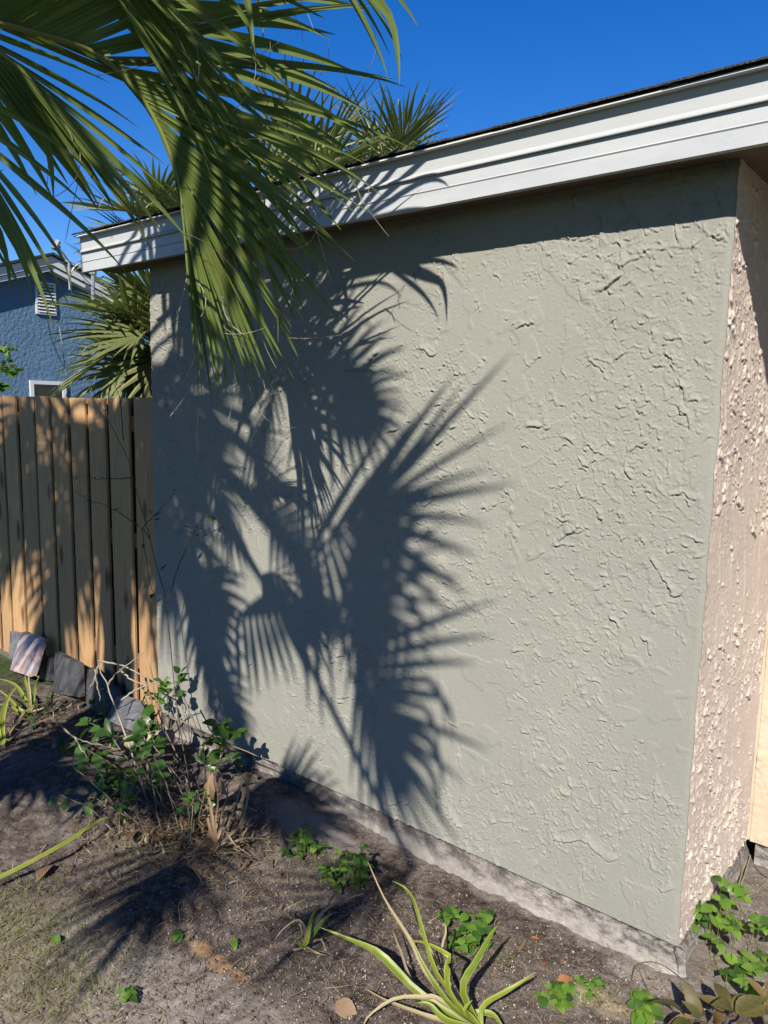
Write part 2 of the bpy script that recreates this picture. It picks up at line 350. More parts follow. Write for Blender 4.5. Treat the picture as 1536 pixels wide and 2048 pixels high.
def hgrey(u, z):
    st = u[1, 0] - u[0, 0]
    den = fbm(u * 1.7, z * 1.7, 2, 77) * .9 + .10 * sst(1.2, 2.1, z)
    h = torn(u, z, 4.5, .8, .0085, .018, -.02 + den * .6, 100, st) + torn(u, z, 9, .55, .0068, .011, .0 + den, 120, st) \
      + torn(u, z, 17, .9, .0062, .008, -.02 + den, 140, st) + torn(u, z, 30, .9, .0046, .006, .0 + den, 160, st) + torn(u, z, 48, 1.0, .0032, .004, .05 + den, 170, st)
    # small plateaus
    n = perlin(u * 10 + .6 * perlin(u * 14, z * 14, 8), z * 8 + .6 * perlin(u * 14, z * 14, 9), 181)
    h = h + .0016 * sst(.10, .16, n) + .0035 * fbm(u * 2.2, z * 2.2, 3, 190) + .0006 * perlin(u * 30, z * 110, 191) * sst(-.1, .3, perlin(u * 5, z * 5, 192))
    return h * sst(0, .045, -u + .004) - .003 * sst(.02, 0, -u)
def hpink(u, z):
    st = u[1, 0] - u[0, 0]
    a = u * .92 + z * .38; b = z * .92 - u * .38
    den = fbm(u * 2, z * 2, 2, 377) * .8 + .06
    h = torn(u, z, 5, .6, .010, .040, .06 + den, 300, st) + torn(u, z, 11, .8, .0085, .026, .04 + den, 320, st) + torn(u, z, 22, .9, .006, .015, .0 + den, 340, st) + torn(u, z, 40, .9, .0034, .009, .04 + den, 350, st)
    n = perlin(a * 20, b * 5.0, 391)
    h = h + .0022 * sst(.10, .2, n) + .0012 * perlin(a * 80, b * 14, 396) + .005 * fbm(u * 3, z * 2, 3, 390) + .0012 * perlin(u * 60, z * 60, 397)
    return .78 * h * sst(.0, .012, u + .001)
gw = hf_wall('grey_stucco_wall', W0, W1, ZB, ZT, .0028, hgrey, lambda u, z, h: np.stack([u + cwob(z) * np.exp(np.clip(u, -1, 0) / .012), -h, z], -1), M['grey_stucco'], house)
gw['label'] = 'freshly painted grey stucco wall'
PW = .80
hf_wall('pink_stucco_wall', -.002, PW, ZB + .004, ZT, .0034, hpink, lambda u, z, h: np.stack([h + .0005 + cwob(z) * np.exp(-np.clip(u, 0, 1) / .02), u, z], -1), M['pink_stucco'], house)['label'] = 'rough pink stucco side wall round the corner'
def hcream(u, z): return lace(u, z, .15, 500) + .002 * fbm(u * 4, z * 4, 3, 590)
hf_wall('cream_stucco_wall', .012, 2.6, ZB, ZT, .008, hcream, lambda u, z, h: np.stack([u, PW - h, z], -1), M['cream_stucco'], house)['label'] = 'cream stucco wall at the back of the recess'
b = MB(); b.box((W0 + .004, .004, ZB + .003), (-.008, 6.0, ZT)); b.build('wall_core', M['grey_stucco'], house)
b = MB(); b.box((-.002, PW + .004, ZB + .002), (2.6, 6.0, ZT - .003)); b.build('wall_core', M['cream_stucco'], house)
# footing
fx = np.arange(W0, .02, .008); fs = np.linspace(0, 1, 26); FX, FS = np.meshgrid(fx, fs, indexing='ij')
fz = .083 - FS * .20; flare = .045 * FS ** 1.3 * (1 + .8 * perlin(FX * 2.3, FS * 0, 61)) + .010 * fbm(FX * 9, FS * 2, 4, 62) + .004 * perlin(FX * 40, FS * 9, 63) * FS
fy = .020 - flare
endx = np.where(FX > -.02, FX + .03 * FS, FX)
link('footing', npmesh('footing', np.stack([endx, fy, fz], -1).reshape(-1, 3), gridf(len(fx), 26), True), house, M['footing'])
fy2 = np.arange(.0, PW + .02, .012); FY, FS = np.meshgrid(fy2, fs, indexing='ij')
link('footing', npmesh('footing_side', np.stack([-.012 + .05 * FS + .006 * fbm(FY * 9, FS * 3, 3, 66), FY, .083 - FS * .2], -1).reshape(-1, 3), gridf(len(fy2), 26), True), house, M['footing'])
b = MB(); b.box((.03, PW + .016, -.12), (2.6, PW + .3, .083)); b.build('footing', M['footing'], house)
b = MB(); b.box((W0 + .01, .03, -.15), (-.014, 5.9, .082)); b.build('footing', M['footing'], house)
# eave: fascia, drip edge, soffit, roof
EX0, EX1 = -3.19, 2.2; FY0 = -.150
b = MB(); b.extr_x([(FY0, 2.428), (FY0, 2.474), (FY0 - .0035, 2.478), (FY0, 2.482), (FY0, 2.523), (FY0 + .022, 2.523), (FY0 + .022, 2.428)], EX0, -1.232); b.build('lower_fascia', M['fascia'], house)
b = MB(); b.extr_x([(FY0 - .0012, 2.4272), (FY0 - .0012, 2.474), (FY0 - .0045, 2.478), (FY0 - .0012, 2.482), (FY0 - .0012, 2.5225), (FY0 + .022, 2.5225), (FY0 + .022, 2.4272)], -1.2300, EX1); b.build('lower_fascia', M['fascia'], house)
b = MB(); b.extr_x([(FY0 - .013, 2.524), (FY0 - .0135, 2.527), (FY0 - .001, 2.542), (FY0 - .001, 2.602), (FY0 + .020, 2.602), (FY0 + .020, 2.524)], EX0 - .004, EX1); b.build('upper_fascia', M['fascia_up'], house)
b = MB(); b.extr_x([(FY0 - .030, 2.599), (FY0 - .030, 2.6035), (FY0 + .03, 2.6085), (FY0 + .03, 2.603), (FY0 - .026, 2.6015)], EX0 - .01, EX1); b.build('drip_edge', M['white'], house)
def roof_obj():
    bb = MB(); yy = FY0 - .036; zz = 2.6045; n = 0; x = EX0 - .02
    bb.extr_x([(yy + .012, zz), (yy + .012, zz + .005), (3.2, zz + .005 + 3.4 * .30), (3.2, zz + 3.4 * .30)], EX0 - .02, EX1); bb.build('roof', M['shingle'], house)
    while x < EX1:
        w = .16 + .16 * random.random(); dy = .008 * random.random()
        s = MB(); s.extr_x([(yy - dy, zz + .006), (yy - dy, zz + .011 + .003 * random.random()), (yy + .14, zz + .061), (yy + .14, zz + .056)], x, min(x + w - .003, EX1)); s.build('shingle', M['shingle'], house); x += w
roof_obj()
b = MB(); b.box((EX0 + .03, FY0 + .024, 2.446), (EX1, -.0, 2.454)); b.box((EX0 + .03, 0, 2.446), (W0 - .003, .05, 2.454)); b.box((.0005, 0.0005, 2.447), (EX1, PW + .05, 2.4545)); b.build('soffit', M['soffit'], house)
b = MB(); b.add([(EX0 - .006, FY0 + .026, 2.428), (EX0 - .006, 3.0, 2.428 + .945), (EX0 - .006, 3.0, 2.59 + .93), (EX0 - .006, FY0 + .026, 2.59),
                 (EX0 + .016, FY0 + .026, 2.428), (EX0 + .016, 3.0, 2.428 + .945), (EX0 + .016, 3.0, 2.59 + .93), (EX0 + .016, FY0 + .026, 2.59)],
                [(0, 1, 2, 3), (7, 6, 5, 4), (0, 4, 5, 1), (1, 5, 6, 2), (2, 6, 7, 3), (3, 7, 4, 0)]); b.build('rake_board', M['fascia'], house)

# ------------------------------------------------------------------ fence
fence = thing('wooden_fence', 'new pine board fence running left from the grey wall corner', 'fence', (-3.8, .05, 0))
ft = 1.785
bounds = [305, 262, 215, 176, 141, 105, 73, 39, 10]       # dark joints at photo height 1020
xs = [ony(p, 1020, .03)[0] for p in bounds]; xs[0] = W0 - .012
while xs[-1] > -7.5: xs.append(xs[-1] - .185)
for i in range(len(xs) - 1):
    x1, x0 = xs[i] - .006, xs[i + 1]
    g_ = (x1 - x0) * .24; fx0 = x0 + .030; t_ = ft + random.uniform(-.006, .006)
    tilt = random.uniform(-.004, .004)
    bb = MB(); a0, a1 = fx0, x1 - .004
    d = .018; c_ = .004; yb = .052; yf = yb - .017 + random.uniform(-.002, .002)
    sec = [(a0, yb), (a0, yf + c_), (a0 + c_, yf), ((a0 + a1) / 2, yf - .0008), (a1 - c_, yf), (a1, yf + c_), (a1, yb)]
    n = len(sec); nz = 8; v = []
    for q in range(nz):
        z = -.05 + (t_ + .05) * q / (nz - 1); wob = .0022 * math.sin(z * 2.1 + i * 1.7) + tilt * z
        v += [(x + wob, y + .002 * math.sin(z * 1.3 + i), z) for x, y in sec]
    f = [(q * n + k, q * n + (k + 1) % n, (q + 1) * n + (k + 1) % n, (q + 1) * n + k) for q in range(nz - 1) for k in range(n)] + [tuple(range(n))[::-1], tuple(range((nz - 1) * n, nz * n))]
    bb.add(v, f); bb.build('board', M['fence'], fence)
for i in range(len(xs) - 1):
    xc = xs[i + 1] + .012; bb = MB(); bb.box((xc - .135, .088, -.05), (xc + .045, .104, ft + random.uniform(-.01, .0))); bb.build('back_board', M['fence_shade'], fence)
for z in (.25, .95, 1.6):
    b = MB(); b.box((-7.5, .0535, z), (W0 - .02, .086, z + .085)); b.build('rail', M['fence_shade'], fence)
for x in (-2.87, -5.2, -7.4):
    b = MB(); b.box((x - .045, .106, -.1), (x + .045, .196, ft - .03)); b.build('post', M['fence_shade'], fence)

# ------------------------------------------------------------------ neighbour's house
NX = -15.0
nh = thing('neighbour_house', 'blue stucco house with a white trimmed gable behind the fence', 'house', (NX, 3.5, 0))
def nb(px, py, dx=0): p = onx(px, py, NX + dx); return p
ap_t = nb(93, 513); rt = nb(305, 627); ap_b = nb(93, 543); rb = nb(200, 604)
ya = ap_b[1]; sl_ = (ap_t[2] - rt[2]) / (rt[1] - ap_t[1]); half = 4.6; tz = ap_t[2]; th = ap_t[2] - ap_b[2]
b = MB(); w = half - .4; P = [(ya - w, 0), (ya + w, 0), (ya + w, tz - th - w * sl_ + .05), (ya, tz - th + .05), (ya - w, tz - th - w * sl_ + .05)]
b.add([(NX, y, z) for y, z in P] + [(NX - 9, y, z) for y, z in P], [(0, 1, 2, 3, 4), (9, 8, 7, 6, 5)] + [(i, 5 + i, 5 + (i + 1) % 5, (i + 1) % 5) for i in range(5)]); b.build('wall', M['blue'], nh)
for sgn in (-1, 1):
    for (z0, z1, xo, nm) in ((0, th * .62, .12, 'rake_board'), (th * .62, th, .085, 'rake_board')):
        b = MB(); x0, x1 = NX + .003, NX + xo + .12
        q = [(0, tz - z0 - .02), (half, tz - z0 - half * sl_ - .02), (half, tz - z1 - half * sl_), (0, tz - z1)]
        v = [(x0, ya + sgn * a, z) for a, z in q] + [(x1, ya + sgn * a, z) for a, z in q]
        b.add(v, [(0, 1, 2, 3), (7, 6, 5, 4), (0, 4, 5, 1), (1, 5, 6, 2), (2, 6, 7, 3), (3, 7, 4, 0)]); b.build(nm, M['white'], nh)
    b = MB(); q = [(0, tz), (half + .1, tz - (half + .1) * sl_), (half + .1, tz - (half + .1) * sl_ + .05), (0, tz + .05)]
    v = [(NX + .30, ya + sgn * a, z) for a, z in q] + [(NX - 9, ya + sgn * a, z) for a, z in q]
    b.add(v, [(0, 1, 2, 3), (7, 6, 5, 4), (0, 4, 5, 1), (1, 5, 6, 2), (2, 6, 7, 3), (3, 7, 4, 0)]); b.build('roof', M['shingle'], nh)
v0 = nb(72, 566); v1 = nb(108, 628); yv0, yv1 = v0[1], v1[1]; zv1, zv0 = v0[2], v1[2]
b = MB(); fr = .035
b.box((NX - .01, yv0 - fr, zv0 - fr), (NX + .04, yv1 + fr, zv0)); b.box((NX - .01, yv0 - fr, zv1), (NX + .04, yv1 + fr, zv1 + fr)); b.box((NX - .01, yv0 - fr, zv0), (NX + .04, yv0, zv1)); b.box((NX - .01, yv1, zv0), (NX + .04, yv1 + fr, zv1))
vent = b.build('gable_vent', M['white'], nh)
b = MB(); b.box((NX + .001, yv0, zv0), (NX + .004, yv1, zv1)); b.build('backing', M['glass'], vent)
for k in range(9):
    z = zv0 + (zv1 - zv0) * (k + .1) / 9; dz = (zv1 - zv0) / 9
    b = MB(); b.add([(NX + .055, yv0, z), (NX + .055, yv1, z), (NX + .006, yv1, z + dz * .55), (NX + .006, yv0, z + dz * .55), (NX + .055, yv0, z + .012), (NX + .055, yv1, z + .012), (NX + .006, yv1, z + dz * .55 + .012), (NX + .006, yv0, z + dz * .55 + .012)],
                      [(3, 2, 1, 0), (4, 5, 6, 7), (0, 1, 5, 4), (1, 2, 6, 5), (2, 3, 7, 6), (3, 0, 4, 7)]); b.build('slat', M['white'], vent)
w0 = nb(58, 760); w1 = nb(130, 764); zt = (w0[2] + w1[2]) / 2; y0, y1 = w0[1], w1[1]; zb = zt - 1.1; fr = .075
b = MB(); b.box((NX - .01, y0, zt - fr), (NX + .05, y1, zt)); b.box((NX - .01, y0, zb), (NX + .05, y1, zb + fr)); b.box((NX - .01, y0, zb + fr), (NX + .05, y0 + fr, zt - fr)); b.box((NX - .01, y1 - fr, zb + fr), (NX + .05, y1, zt - fr))
win = b.build('window', M['white'], nh); b = MB(); b.box((NX + .002, y0 + fr, zb + fr), (NX + .012, y1 - fr, zt - fr)); b.build('pane', M['glass'], win)
an = thing('roof_antenna', 'small bent metal antenna mast standing above the blue house roof', 'antenna', tuple(onx(140, 560, NX + .6)))
A = lambda px, py: onx(px, py, NX + .6)
b = MB(); b.tube([A(140, 580), A(138, 525), A(128, 508), A(112, 492)], .028); b.build('mast', M['metal'], an)
b = MB(); b.tube([A(108, 498), A(116, 482)], .06); b.tube([A(110, 486), A(120, 496)], .03); b.build('dish_arm', M['metal'], an)
b = MB(); b.tube([A(128, 520), A(150, 532), A(168, 522), A(174, 508)], .02); b.tube([A(150, 532), A(140, 548)], .02); b.build('arm', M['white'], an)
bb_ = thing('vent_pipe', 'short grey pipe rising from the roof right of the antenna', 'pipe', tuple(A(186, 570)))
b = MB(); b.tube([A(186, 600), A(186, 545)], .04, 8); b.tube([A(186, 549), A(186, 541)], .075, 8); b.build('pipe', M['metal'], bb_)

# ------------------------------------------------------------------ palms
def smooth_poly(P, n):
    P = np.array(P, float); k = len(P); out = []
    Q = np.vstack([2 * P[0] - P[1], P, 2 * P[-1] - P[-2]])
    for s in np.linspace(0, k - 1 - 1e-6, n):
        i = int(s); t = s - i; a, b_, c, d = Q[i], Q[i + 1], Q[i + 2], Q[i + 3]
        out.append(.5 * ((2 * b_) + (-a + c) * t + (2 * a - 5 * b_ + 4 * c - d) * t * t + (-a + 3 * b_ - 3 * c + d) * t ** 3))
    return np.array(out)
def frond(parent, base, costa, lats, Lt, Lb, mm=22, phis=(100, 100), split=.45, droop=.5, seed=0, parts=False, mat=None, wid=1.0, fibres=0, fold=.45, steps=11, pet=.013, spread0=3):
    r = random.Random(seed); mat = mat or M['palm']
    C = smooth_poly(costa, 24); n = len(C)
    fr = MB()
    pp = [np.array(base, float)] if base is not None else []
    if base is not None:
        mid = (np.array(base) + C[0]) / 2 + np.array([0, 0, .12 * np.linalg.norm(C[0] - base)])
        pts = smooth_poly([base, mid, C[0]], 8)[:-1]; fr.tube(list(pts) + list(C), [pet * 1.25] * 7 + [pet * (1 - .75 * i / n) for i in range(n)], 5)
    else: fr.tube(list(C), [pet * (1 - .75 * i / n) for i in range(n)], 5)
    fo = fr.build('frond', M['palm_stem'], parent, True)
    blade = MB() if not parts else None; fib = MB()
    for si, lat in enumerate(lats):
        lat = np.array(lat, float); ph1 = phis[si]; m = mm[si] if hasattr(mm, '__len__') else mm
        for j in range(m):
            a = (j + .5) / m; t = 1 - a ** 1.1; q = min(n - 2, int(t * (n - 1))); P0 = C[q] + (C[q + 1] - C[q]) * (t * (n - 1) - q)
            T = nrm(C[min(q + 1, n - 1)] - C[max(q - 1, 0)])
            L2 = lat - lat.dot(T) * T; L2 = nrm(L2); N = nrm(np.cross(T, L2)) * (1 if si == 0 else -1)
            ph = math.radians(spread0 + (ph1 - spread0) * a + r.uniform(-1.2, 1.2)); d = math.cos(ph) * T + math.sin(ph) * L2
            d = nrm(d + N * r.uniform(-.03, .03)); L = (Lt + (Lb - Lt) * a) * r.uniform(.86, 1.08); rs_ = split * L * r.uniform(.8, 1.15)
            sp = math.radians(abs(ph1) / m) * .56 * wid; cs = np.linalg.norm(C[-1] - C[0]) / m * .5 * abs(math.sin(ph)) * wid
            pts = []; hw = []; sd = []; nn = []; p = P0.copy(); dd = d.copy(); dr = L / steps; kb = r.uniform(.6, 1.5) * droop; lb = r.uniform(-.10, .10)
            kink = r.random() < .13; kp = r.uniform(.5, .85)
            for s in range(steps + 1):
                rr = s * dr; x = rr / L
                S = nrm(np.cross(N, dd)); No = nrm(np.cross(dd, S))
                w = min(rr, rs_) * sp + min(cs, .012) + .0015
                if rr > rs_: w *= max(0.02, 1 - (rr - rs_) / (L - rs_)) ** .75
                pts.append(p.copy()); hw.append(w); sd.append(S); nn.append(No * (1 if j % 2 else 1))
                g_ = kb * max(0, x - .25) ** 1.4 * 1.6 / steps * 2.2
                if kink and x > kp: g_ += .8
                dd = nrm(dd + np.array([0, 0, -1.]) * g_ + S * lb / steps * x * 2); p = p + dd * dr
            if parts:
                bb = MB(); bb.strip(pts, hw, sd, nn, fold); bb.build('leaflet', mat, fo)
            else: blade.strip(pts, hw, sd, nn, fold)
            if fibres and r.random() < fibres:
                s0 = r.randint(int(steps * .4), steps); p = pts[min(s0, steps)].copy(); dd2 = nrm(sd[s0] * r.choice((-1, 1)) * .8 + (pts[s0] - pts[s0 - 1]) / dr + np.array([r.uniform(-.4, .4)] * 3)); q_ = [p]
                cv = np.array([r.uniform(-1, 1) for _ in range(3)]) * .5
                for s in range(7): dd2 = nrm(dd2 + cv * .6 + np.array([0, 0, -.12])); p = p + dd2 * .026; q_.append(p.copy())
                fib.tube(q_, [.0011] * 7 + [.0005], 3)
    if not parts: blade.build('blade', mat, fo)
    if fib.v: fib.build('fibre', M['fibre'], fo)['kind'] = 'stuff'
    return fo
def px3(L): return [at(*q) for q in L]
def wallp(L, dist):                                    # points on the sun rays that end at the given wall pixels
    return [ony(px, py, 0.) + SD * dd for (px, py), dd in zip(L, dist)]
CR = np.array([-2.0, -2.9, 4.15])                    # crown of the near palm, out of frame to the left
palm = thing('palm_tree', 'tall near fan palm with large drooping fronds hanging in front of the eave', 'palm tree', (CR[0], CR[1], 0))
b = MB(); pts = [(CR[0] + .05 * math.sin(z * 1.3), CR[1] + .04 * math.cos(z * 1.7), z) for z in np.linspace(-.1, CR[2] - .1, 34)]
b.tube(pts, [.145 + .012 * (i % 3) - .02 * math.sin(i * .12) for i in range(34)], 14); b.build('trunk', M['bark'], palm, True)
for k in range(16):
    a = k * 2.4; z = CR[2] - .75 + .045 * k; d_ = np.array([math.cos(a), math.sin(a), 0]); o_ = np.array([CR[0], CR[1], z])
    b = MB(); b.tube([o_ + d_ * .10, o_ + d_ * .20 + [0, 0, .07], o_ + d_ * .27 + [0, 0, .18]], [.035, .028, .02], 5); b.build('boot', M['bark'], palm)
R_ = RM[:, 0]; D_ = RM[:, 1]; Fw = RM[:, 2]
# visible fronds (each leaflet its own piece)
frond(palm, CR, px3([(-60, 30, 2.0), (60, 62, 2.08), (190, 105, 2.16), (280, 190, 2.22), (335, 290, 2.27), (358, 370, 2.30), (366, 415, 2.31)]),
      [R_ * 1.0 - D_ * .45 + Fw * .1, -R_ + Fw * .5], .56, 1.02, (58, 34), (48, 20), .48, .34, 1, True, None, 1.55, .5, .55, 13, .012)
frond(palm, CR, px3([(60, -90, 2.15), (180, -20, 2.25), (290, 90, 2.36), (345, 200, 2.42), (365, 280, 2.44)]), [R_ * 1.0 - D_ * .45 + Fw * .1, -R_ + Fw * .5], .70, .86, (34, 8), (50, 8), .52, .45, 6, True, None, 1.5, .4, .55, 12, .011)
frond(palm, CR, px3([(-200, -10, 1.72), (-90, 45, 1.8), (0, 105, 1.86), (70, 165, 1.9)]), [R_ + D_ * -.2, D_ - R_ * .6], .50, .5, (4, 13), (7, 40), .5, .3, 2, True, None, 1.1, .5, .5, 12)
frond(palm, CR, px3([(-330, 50, 1.5), (-220, 120, 1.55), (-110, 220, 1.6), (-60, 280, 1.6)]), [R_ + D_ * -.1, D_ * .5 - R_], .46, .5, (4, 13), (10, 44), .4, .45, 3, True, None, .8, .4, .5, 12)
frond(palm, CR, px3([(-320, -480, 1.75), (-60, -330, 1.85), (120, -190, 1.95), (180, -110, 2.0)]), [R_ - D_ * .6, D_ - R_ * .3], .60, .8, (22, 14), (58, 12), .5, .4, 4, True, None, 1.2, .5, .5, 12)
frond(palm, CR + [0, 0, .2], px3([(250, -420, 1.8), (430, -330, 1.85), (540, -240, 1.9), (590, -180, 1.92)]), [R_ - D_ * .5, D_ - R_], .50, .55, 7, (40, 16), .42, 1.0, 5, True, None, .8, .4, .45, 12)
# fronds out of the frame whose shade falls on the wall, the fence and the ground
def sh(costa, dist, Lt, Lb, m, phis, seed, droop=.35, split=.5, wid=1.3, tw=.0, ground=False):
    ds = dist if hasattr(dist, '__len__') else [dist] * len(costa)
    C = wallp(costa, ds) if not ground else [onz(a, b_, 0.) + SD * q for (a, b_), q in zip(costa, ds)]; T = nrm(C[-1] - C[0]); S = nrm(np.cross(SD, T)); S = nrm(S + SD * tw)
    return frond(palm, CR, C, [S, -S], Lt, Lb, m, phis, split, droop, seed, False, None, wid, 0, .3, 9)
sh([(600, 1110), (660, 1080), (715, 1040), (750, 1010)], 3.7, .78, .68, (5, 15), (30, 104), 11, .12, .32, 1.02)
sh([(700, 1090), (716, 1190), (730, 1290)], 4.1, .48, .48, (16, 6), (82, 30), 12, .2, .32, 1.05)
sh([(715, 1290), (730, 1380), (745, 1450), (760, 1510)], 4.1, .56, .58, (16, 6), (86, 18), 16, .2, .32, 1.05)
sh([(600, 740), (670, 790), (720, 830)], 3.0, .30, .38, (15, 10), (85, 75), 13, .7, .36, 1.1)
sh([(420, 900), (445, 990), (460, 1060)], 2.9, .36, .32, 11, (36, 36), 15, .3, .25, .8)
sh([(320, 520), (400, 500), (480, 480)], 2.15, .34, .34, 15, (75, 75), 23, .3, .6, 1.3)
sh([(350, 540), (370, 620), (385, 690)], 2.0, .28, .32, (15, 6), (75, 30), 24, .4, .5, 1.3)
sh([(440, 560), (480, 640), (505, 710)], 2.1, .26, .36, 15, (75, 75), 26, .5, .5, 1.3)
sh([(560, 700), (545, 800), (530, 860)], 2.6, .24, .20, 9, (40, 40), 27, .3, .3, .8)
sh([(190, 450), (260, 460), (330, 450)], 2.0, .26, .26, (16, 6), (75, 40), 25, .3, .5, 1.3)
sh([(390, 1660), (345, 1740), (310, 1800)], 3.7, .56, .50, 12, (46, 66), 31, .2, .3, 1.05, 0, True)
sh([(820, 1740), (740, 1780), (670, 1820)], 3.7, .80, .5, 8, (34, 44), 32, .15, .2, .75, 0, True)
sh([(400, 1130), (415, 1220), (425, 1320)], 3.4, .40, .38, (14, 12), (62, 50), 21, .3, .42, 1.2)
sh([(470, 1235), (560, 1225), (650, 1225)], 3.6, .26, .36, (9, 16), (20, 88), 22, .6, .4, 1.25)
sh([(-60, 1500), (50, 1530), (140, 1570)], 3.5, .42, .40, 13, (60, 60), 33, .3, .4, 1.1, 0, True)
sh([(230, 1540), (290, 1580), (340, 1620)], 3.4, .34, .34, 11, (60, 60), 34, .4, .3, .85, 0, True)
sh([(440, 1330), (462, 1410), (480, 1480)], 3.7, .24, .26, (10, 12), (50, 60), 35, .3, .35, 1.0)
sh([(500, 850), (520, 920), (535, 990)], 3.0, .26, .26, (12, 9), (46, 40), 36, .3, .3, .9)
sh([(500, 1590), (560, 1610), (620, 1640)], 4.0, .30, .34, (14, 12), (70, 60), 37, .3, .4, 1.2, 0, True)
sh([(540, 1020), (590, 1090), (620, 1160)], 3.6, .26, .24, (12, 12), (55, 50), 38, .3, .36, 1.0)
# remaining fronds of the crown, pointing away from the wall
for k in range(11):
    a = math.radians(205 + 120 * ((k * .382) % 1)) + .2; dv = np.array([math.cos(a), math.sin(a) * 1.0, 0]); el = random.uniform(-.1, 1.1)
    h0 = CR + dv * .85 + [0, 0, .85 * el]; h1 = h0 + dv * .3 + [0, 0, .02]; h2 = h1 + dv * .22 + [0, 0, -.12]
    s_ = np.array([-dv[1], dv[0], 0]); frond(palm, CR, [h0, h1, h2], [s_, -s_], .6, .7, 14, (100, 100), .45, .6, 40 + k, False, None, 1.1, 0, .3, 8)

def far_palm(name, label, ctr, R, nf, seed, up=.5, L=.75, trunk=True, az=None, m=13, low=-.3, wid=1.1):
    r = random.Random(seed); t = thing('palm_tree', label, 'palm tree', (ctr[0], ctr[1], 0), None)
    b = MB(); b.tube([(ctr[0], ctr[1], z) for z in np.linspace(-.1, ctr[2] - .05, 14)], [.17 + .012 * (i % 2) for i in range(14)], 10); b.build('trunk', M['bark'], t, True)
    for k in range(nf):
        a = 2.399 * k + r.uniform(-.2, .2); e = low + (up - low) * (k + .5) / nf * 2.0 + r.uniform(-.1, .1); e = min(e, 1.35)
        dv = np.array([math.cos(a) * math.cos(e), math.sin(a) * math.cos(e), math.sin(e)])
        s_ = nrm(np.cross(dv, [0, 0, 1.])); u_ = np.cross(s_, dv)
        h0 = ctr + dv * R; h1 = h0 + dv * L * .25 - u_ * .01; h2 = h1 + dv * L * .2 - u_ * .08
        frond(t, ctr, [h0, h1, h2], [nrm(s_ + u_ * .35), nrm(-s_ + u_ * .35)], L, L * .85, m, (95, 95), .35, .4, seed * 50 + k, False, M['palm_far'], wid, 0, .5, 7, .014)
    return t
far_palm('p', 'bushy fan palm crown rising behind the roof edge, left of the spiky one', at(600, 470, 7.2), .5, 12, 3, .8, .75, wid=.8)
far_palm('p', 'spiky upright fan palm top showing above the roof edge, nearest the open sky', at(780, 400, 7.6), .3, 10, 4, 1.0, .68, wid=.8)
far_palm('p', 'fan palm behind the far left end of the roof edge', at(345, 500, 6.5), .3, 12, 5, .5, .5)
far_palm('p', 'drooping fan palm behind the fence where it meets the grey wall', at(325, 700, 5.0), .16, 22, 6, .35, .50, low=-.8)

# ------------------------------------------------------------------ plants and debris
def leafmesh(name, L=1., W=.5, curl=.12, fold=.18, n=6, mat=None):
    v = []; f = []
    for i in range(n + 1):
        t = i / n; w = W / 2 * math.sin(math.pi * min(1, t * 1.0) ** .8) ** .9 if 0 < t < 1 else .004
        z = -curl * t * t * L + .05 * L * math.sin(t * 3.1)
        v += [(-w * L, t * L, z + fold * w * L), (0, t * L, z), (w * L, t * L, z + fold * w * L)]
    for i in range(n): a = i * 3; f += [(a, a + 1, a + 4, a + 3), (a + 1, a + 2, a + 5, a + 4)]
    me = mesh(name, v, f, True); me.materials.append(mat); return me
LM = {k: [leafmesh('leaf', 1, w, c, fo, 6, M[k]) for w, c, fo in ((.5, .15, .25), (.62, .35, .15), (.42, -.05, .35))] for k in ('leaf', 'leaf_light', 'dry', 'orange_leaf')}
LW = {k: [leafmesh('leaf', 1, w, c, fo, 6, M[k]) for w, c, fo in ((.8, .2, .15), (.9, .3, .1))] for k in ('leaf', 'leaf_light')}
def put_leaf(parent, me, p, d, up, size, name='leaf'):
    y = nrm(d); x = nrm(np.cross(y, up)); z = np.cross(x, y)
    o = bpy.data.objects.new(name, me); col.objects.link(o)
    mw = Matrix([[x[i] * size, y[i] * size, z[i] * size, p[i]] for i in range(3)] + [[0, 0, 0, 1]])
    if parent is not None:
        o.parent = parent; mw = parent_world(parent).inverted() @ mw
    o.matrix_basis = mw
    return o
def shrub(label, cat, base, stems, seed, leafset, nleaf, size, twig='twig', rad=.004, name='shrub', cluster=None):
    """stems: lists of 3D points; leaves spread along the outer part of each stem"""
    r = random.Random(seed); t = thing(name, label, cat, tuple(base))
    for st in stems:
        P = smooth_poly(st, 14); P = P + np.array([[r.uniform(-.004, .004) for _ in range(3)] for _ in range(14)])
        b = MB(); b.tube(P, [rad * (1.15 - .8 * i / 14) for i in range(14)], 5); b.build('stem', M[twig], t, True)
        for k in range(nleaf):
            s = r.uniform(.3, 1.0) if cluster is None else 1 - cluster * r.random() ** 1.5
            i = min(12, int(s * 13)); p = P[i] + (P[i + 1] - P[i]) * r.random(); T = nrm(P[i + 1] - P[i])
            d = nrm(np.array([r.gauss(0, 1), r.gauss(0, 1), r.gauss(0, .5)]) + T * .8); p2 = p + d * .014
            me = r.choice(leafset); up = nrm(np.array([r.gauss(0, .35), -.35 + r.gauss(0, .35), 1]))
            put_leaf(t, me, p2, d, up, size * r.uniform(.6, 1.2))
    return t
def gs(px, py, h): p = gp(px, py); return p + np.array([0, 0, h])
def mixl(a, b, k): return a * (k) + b
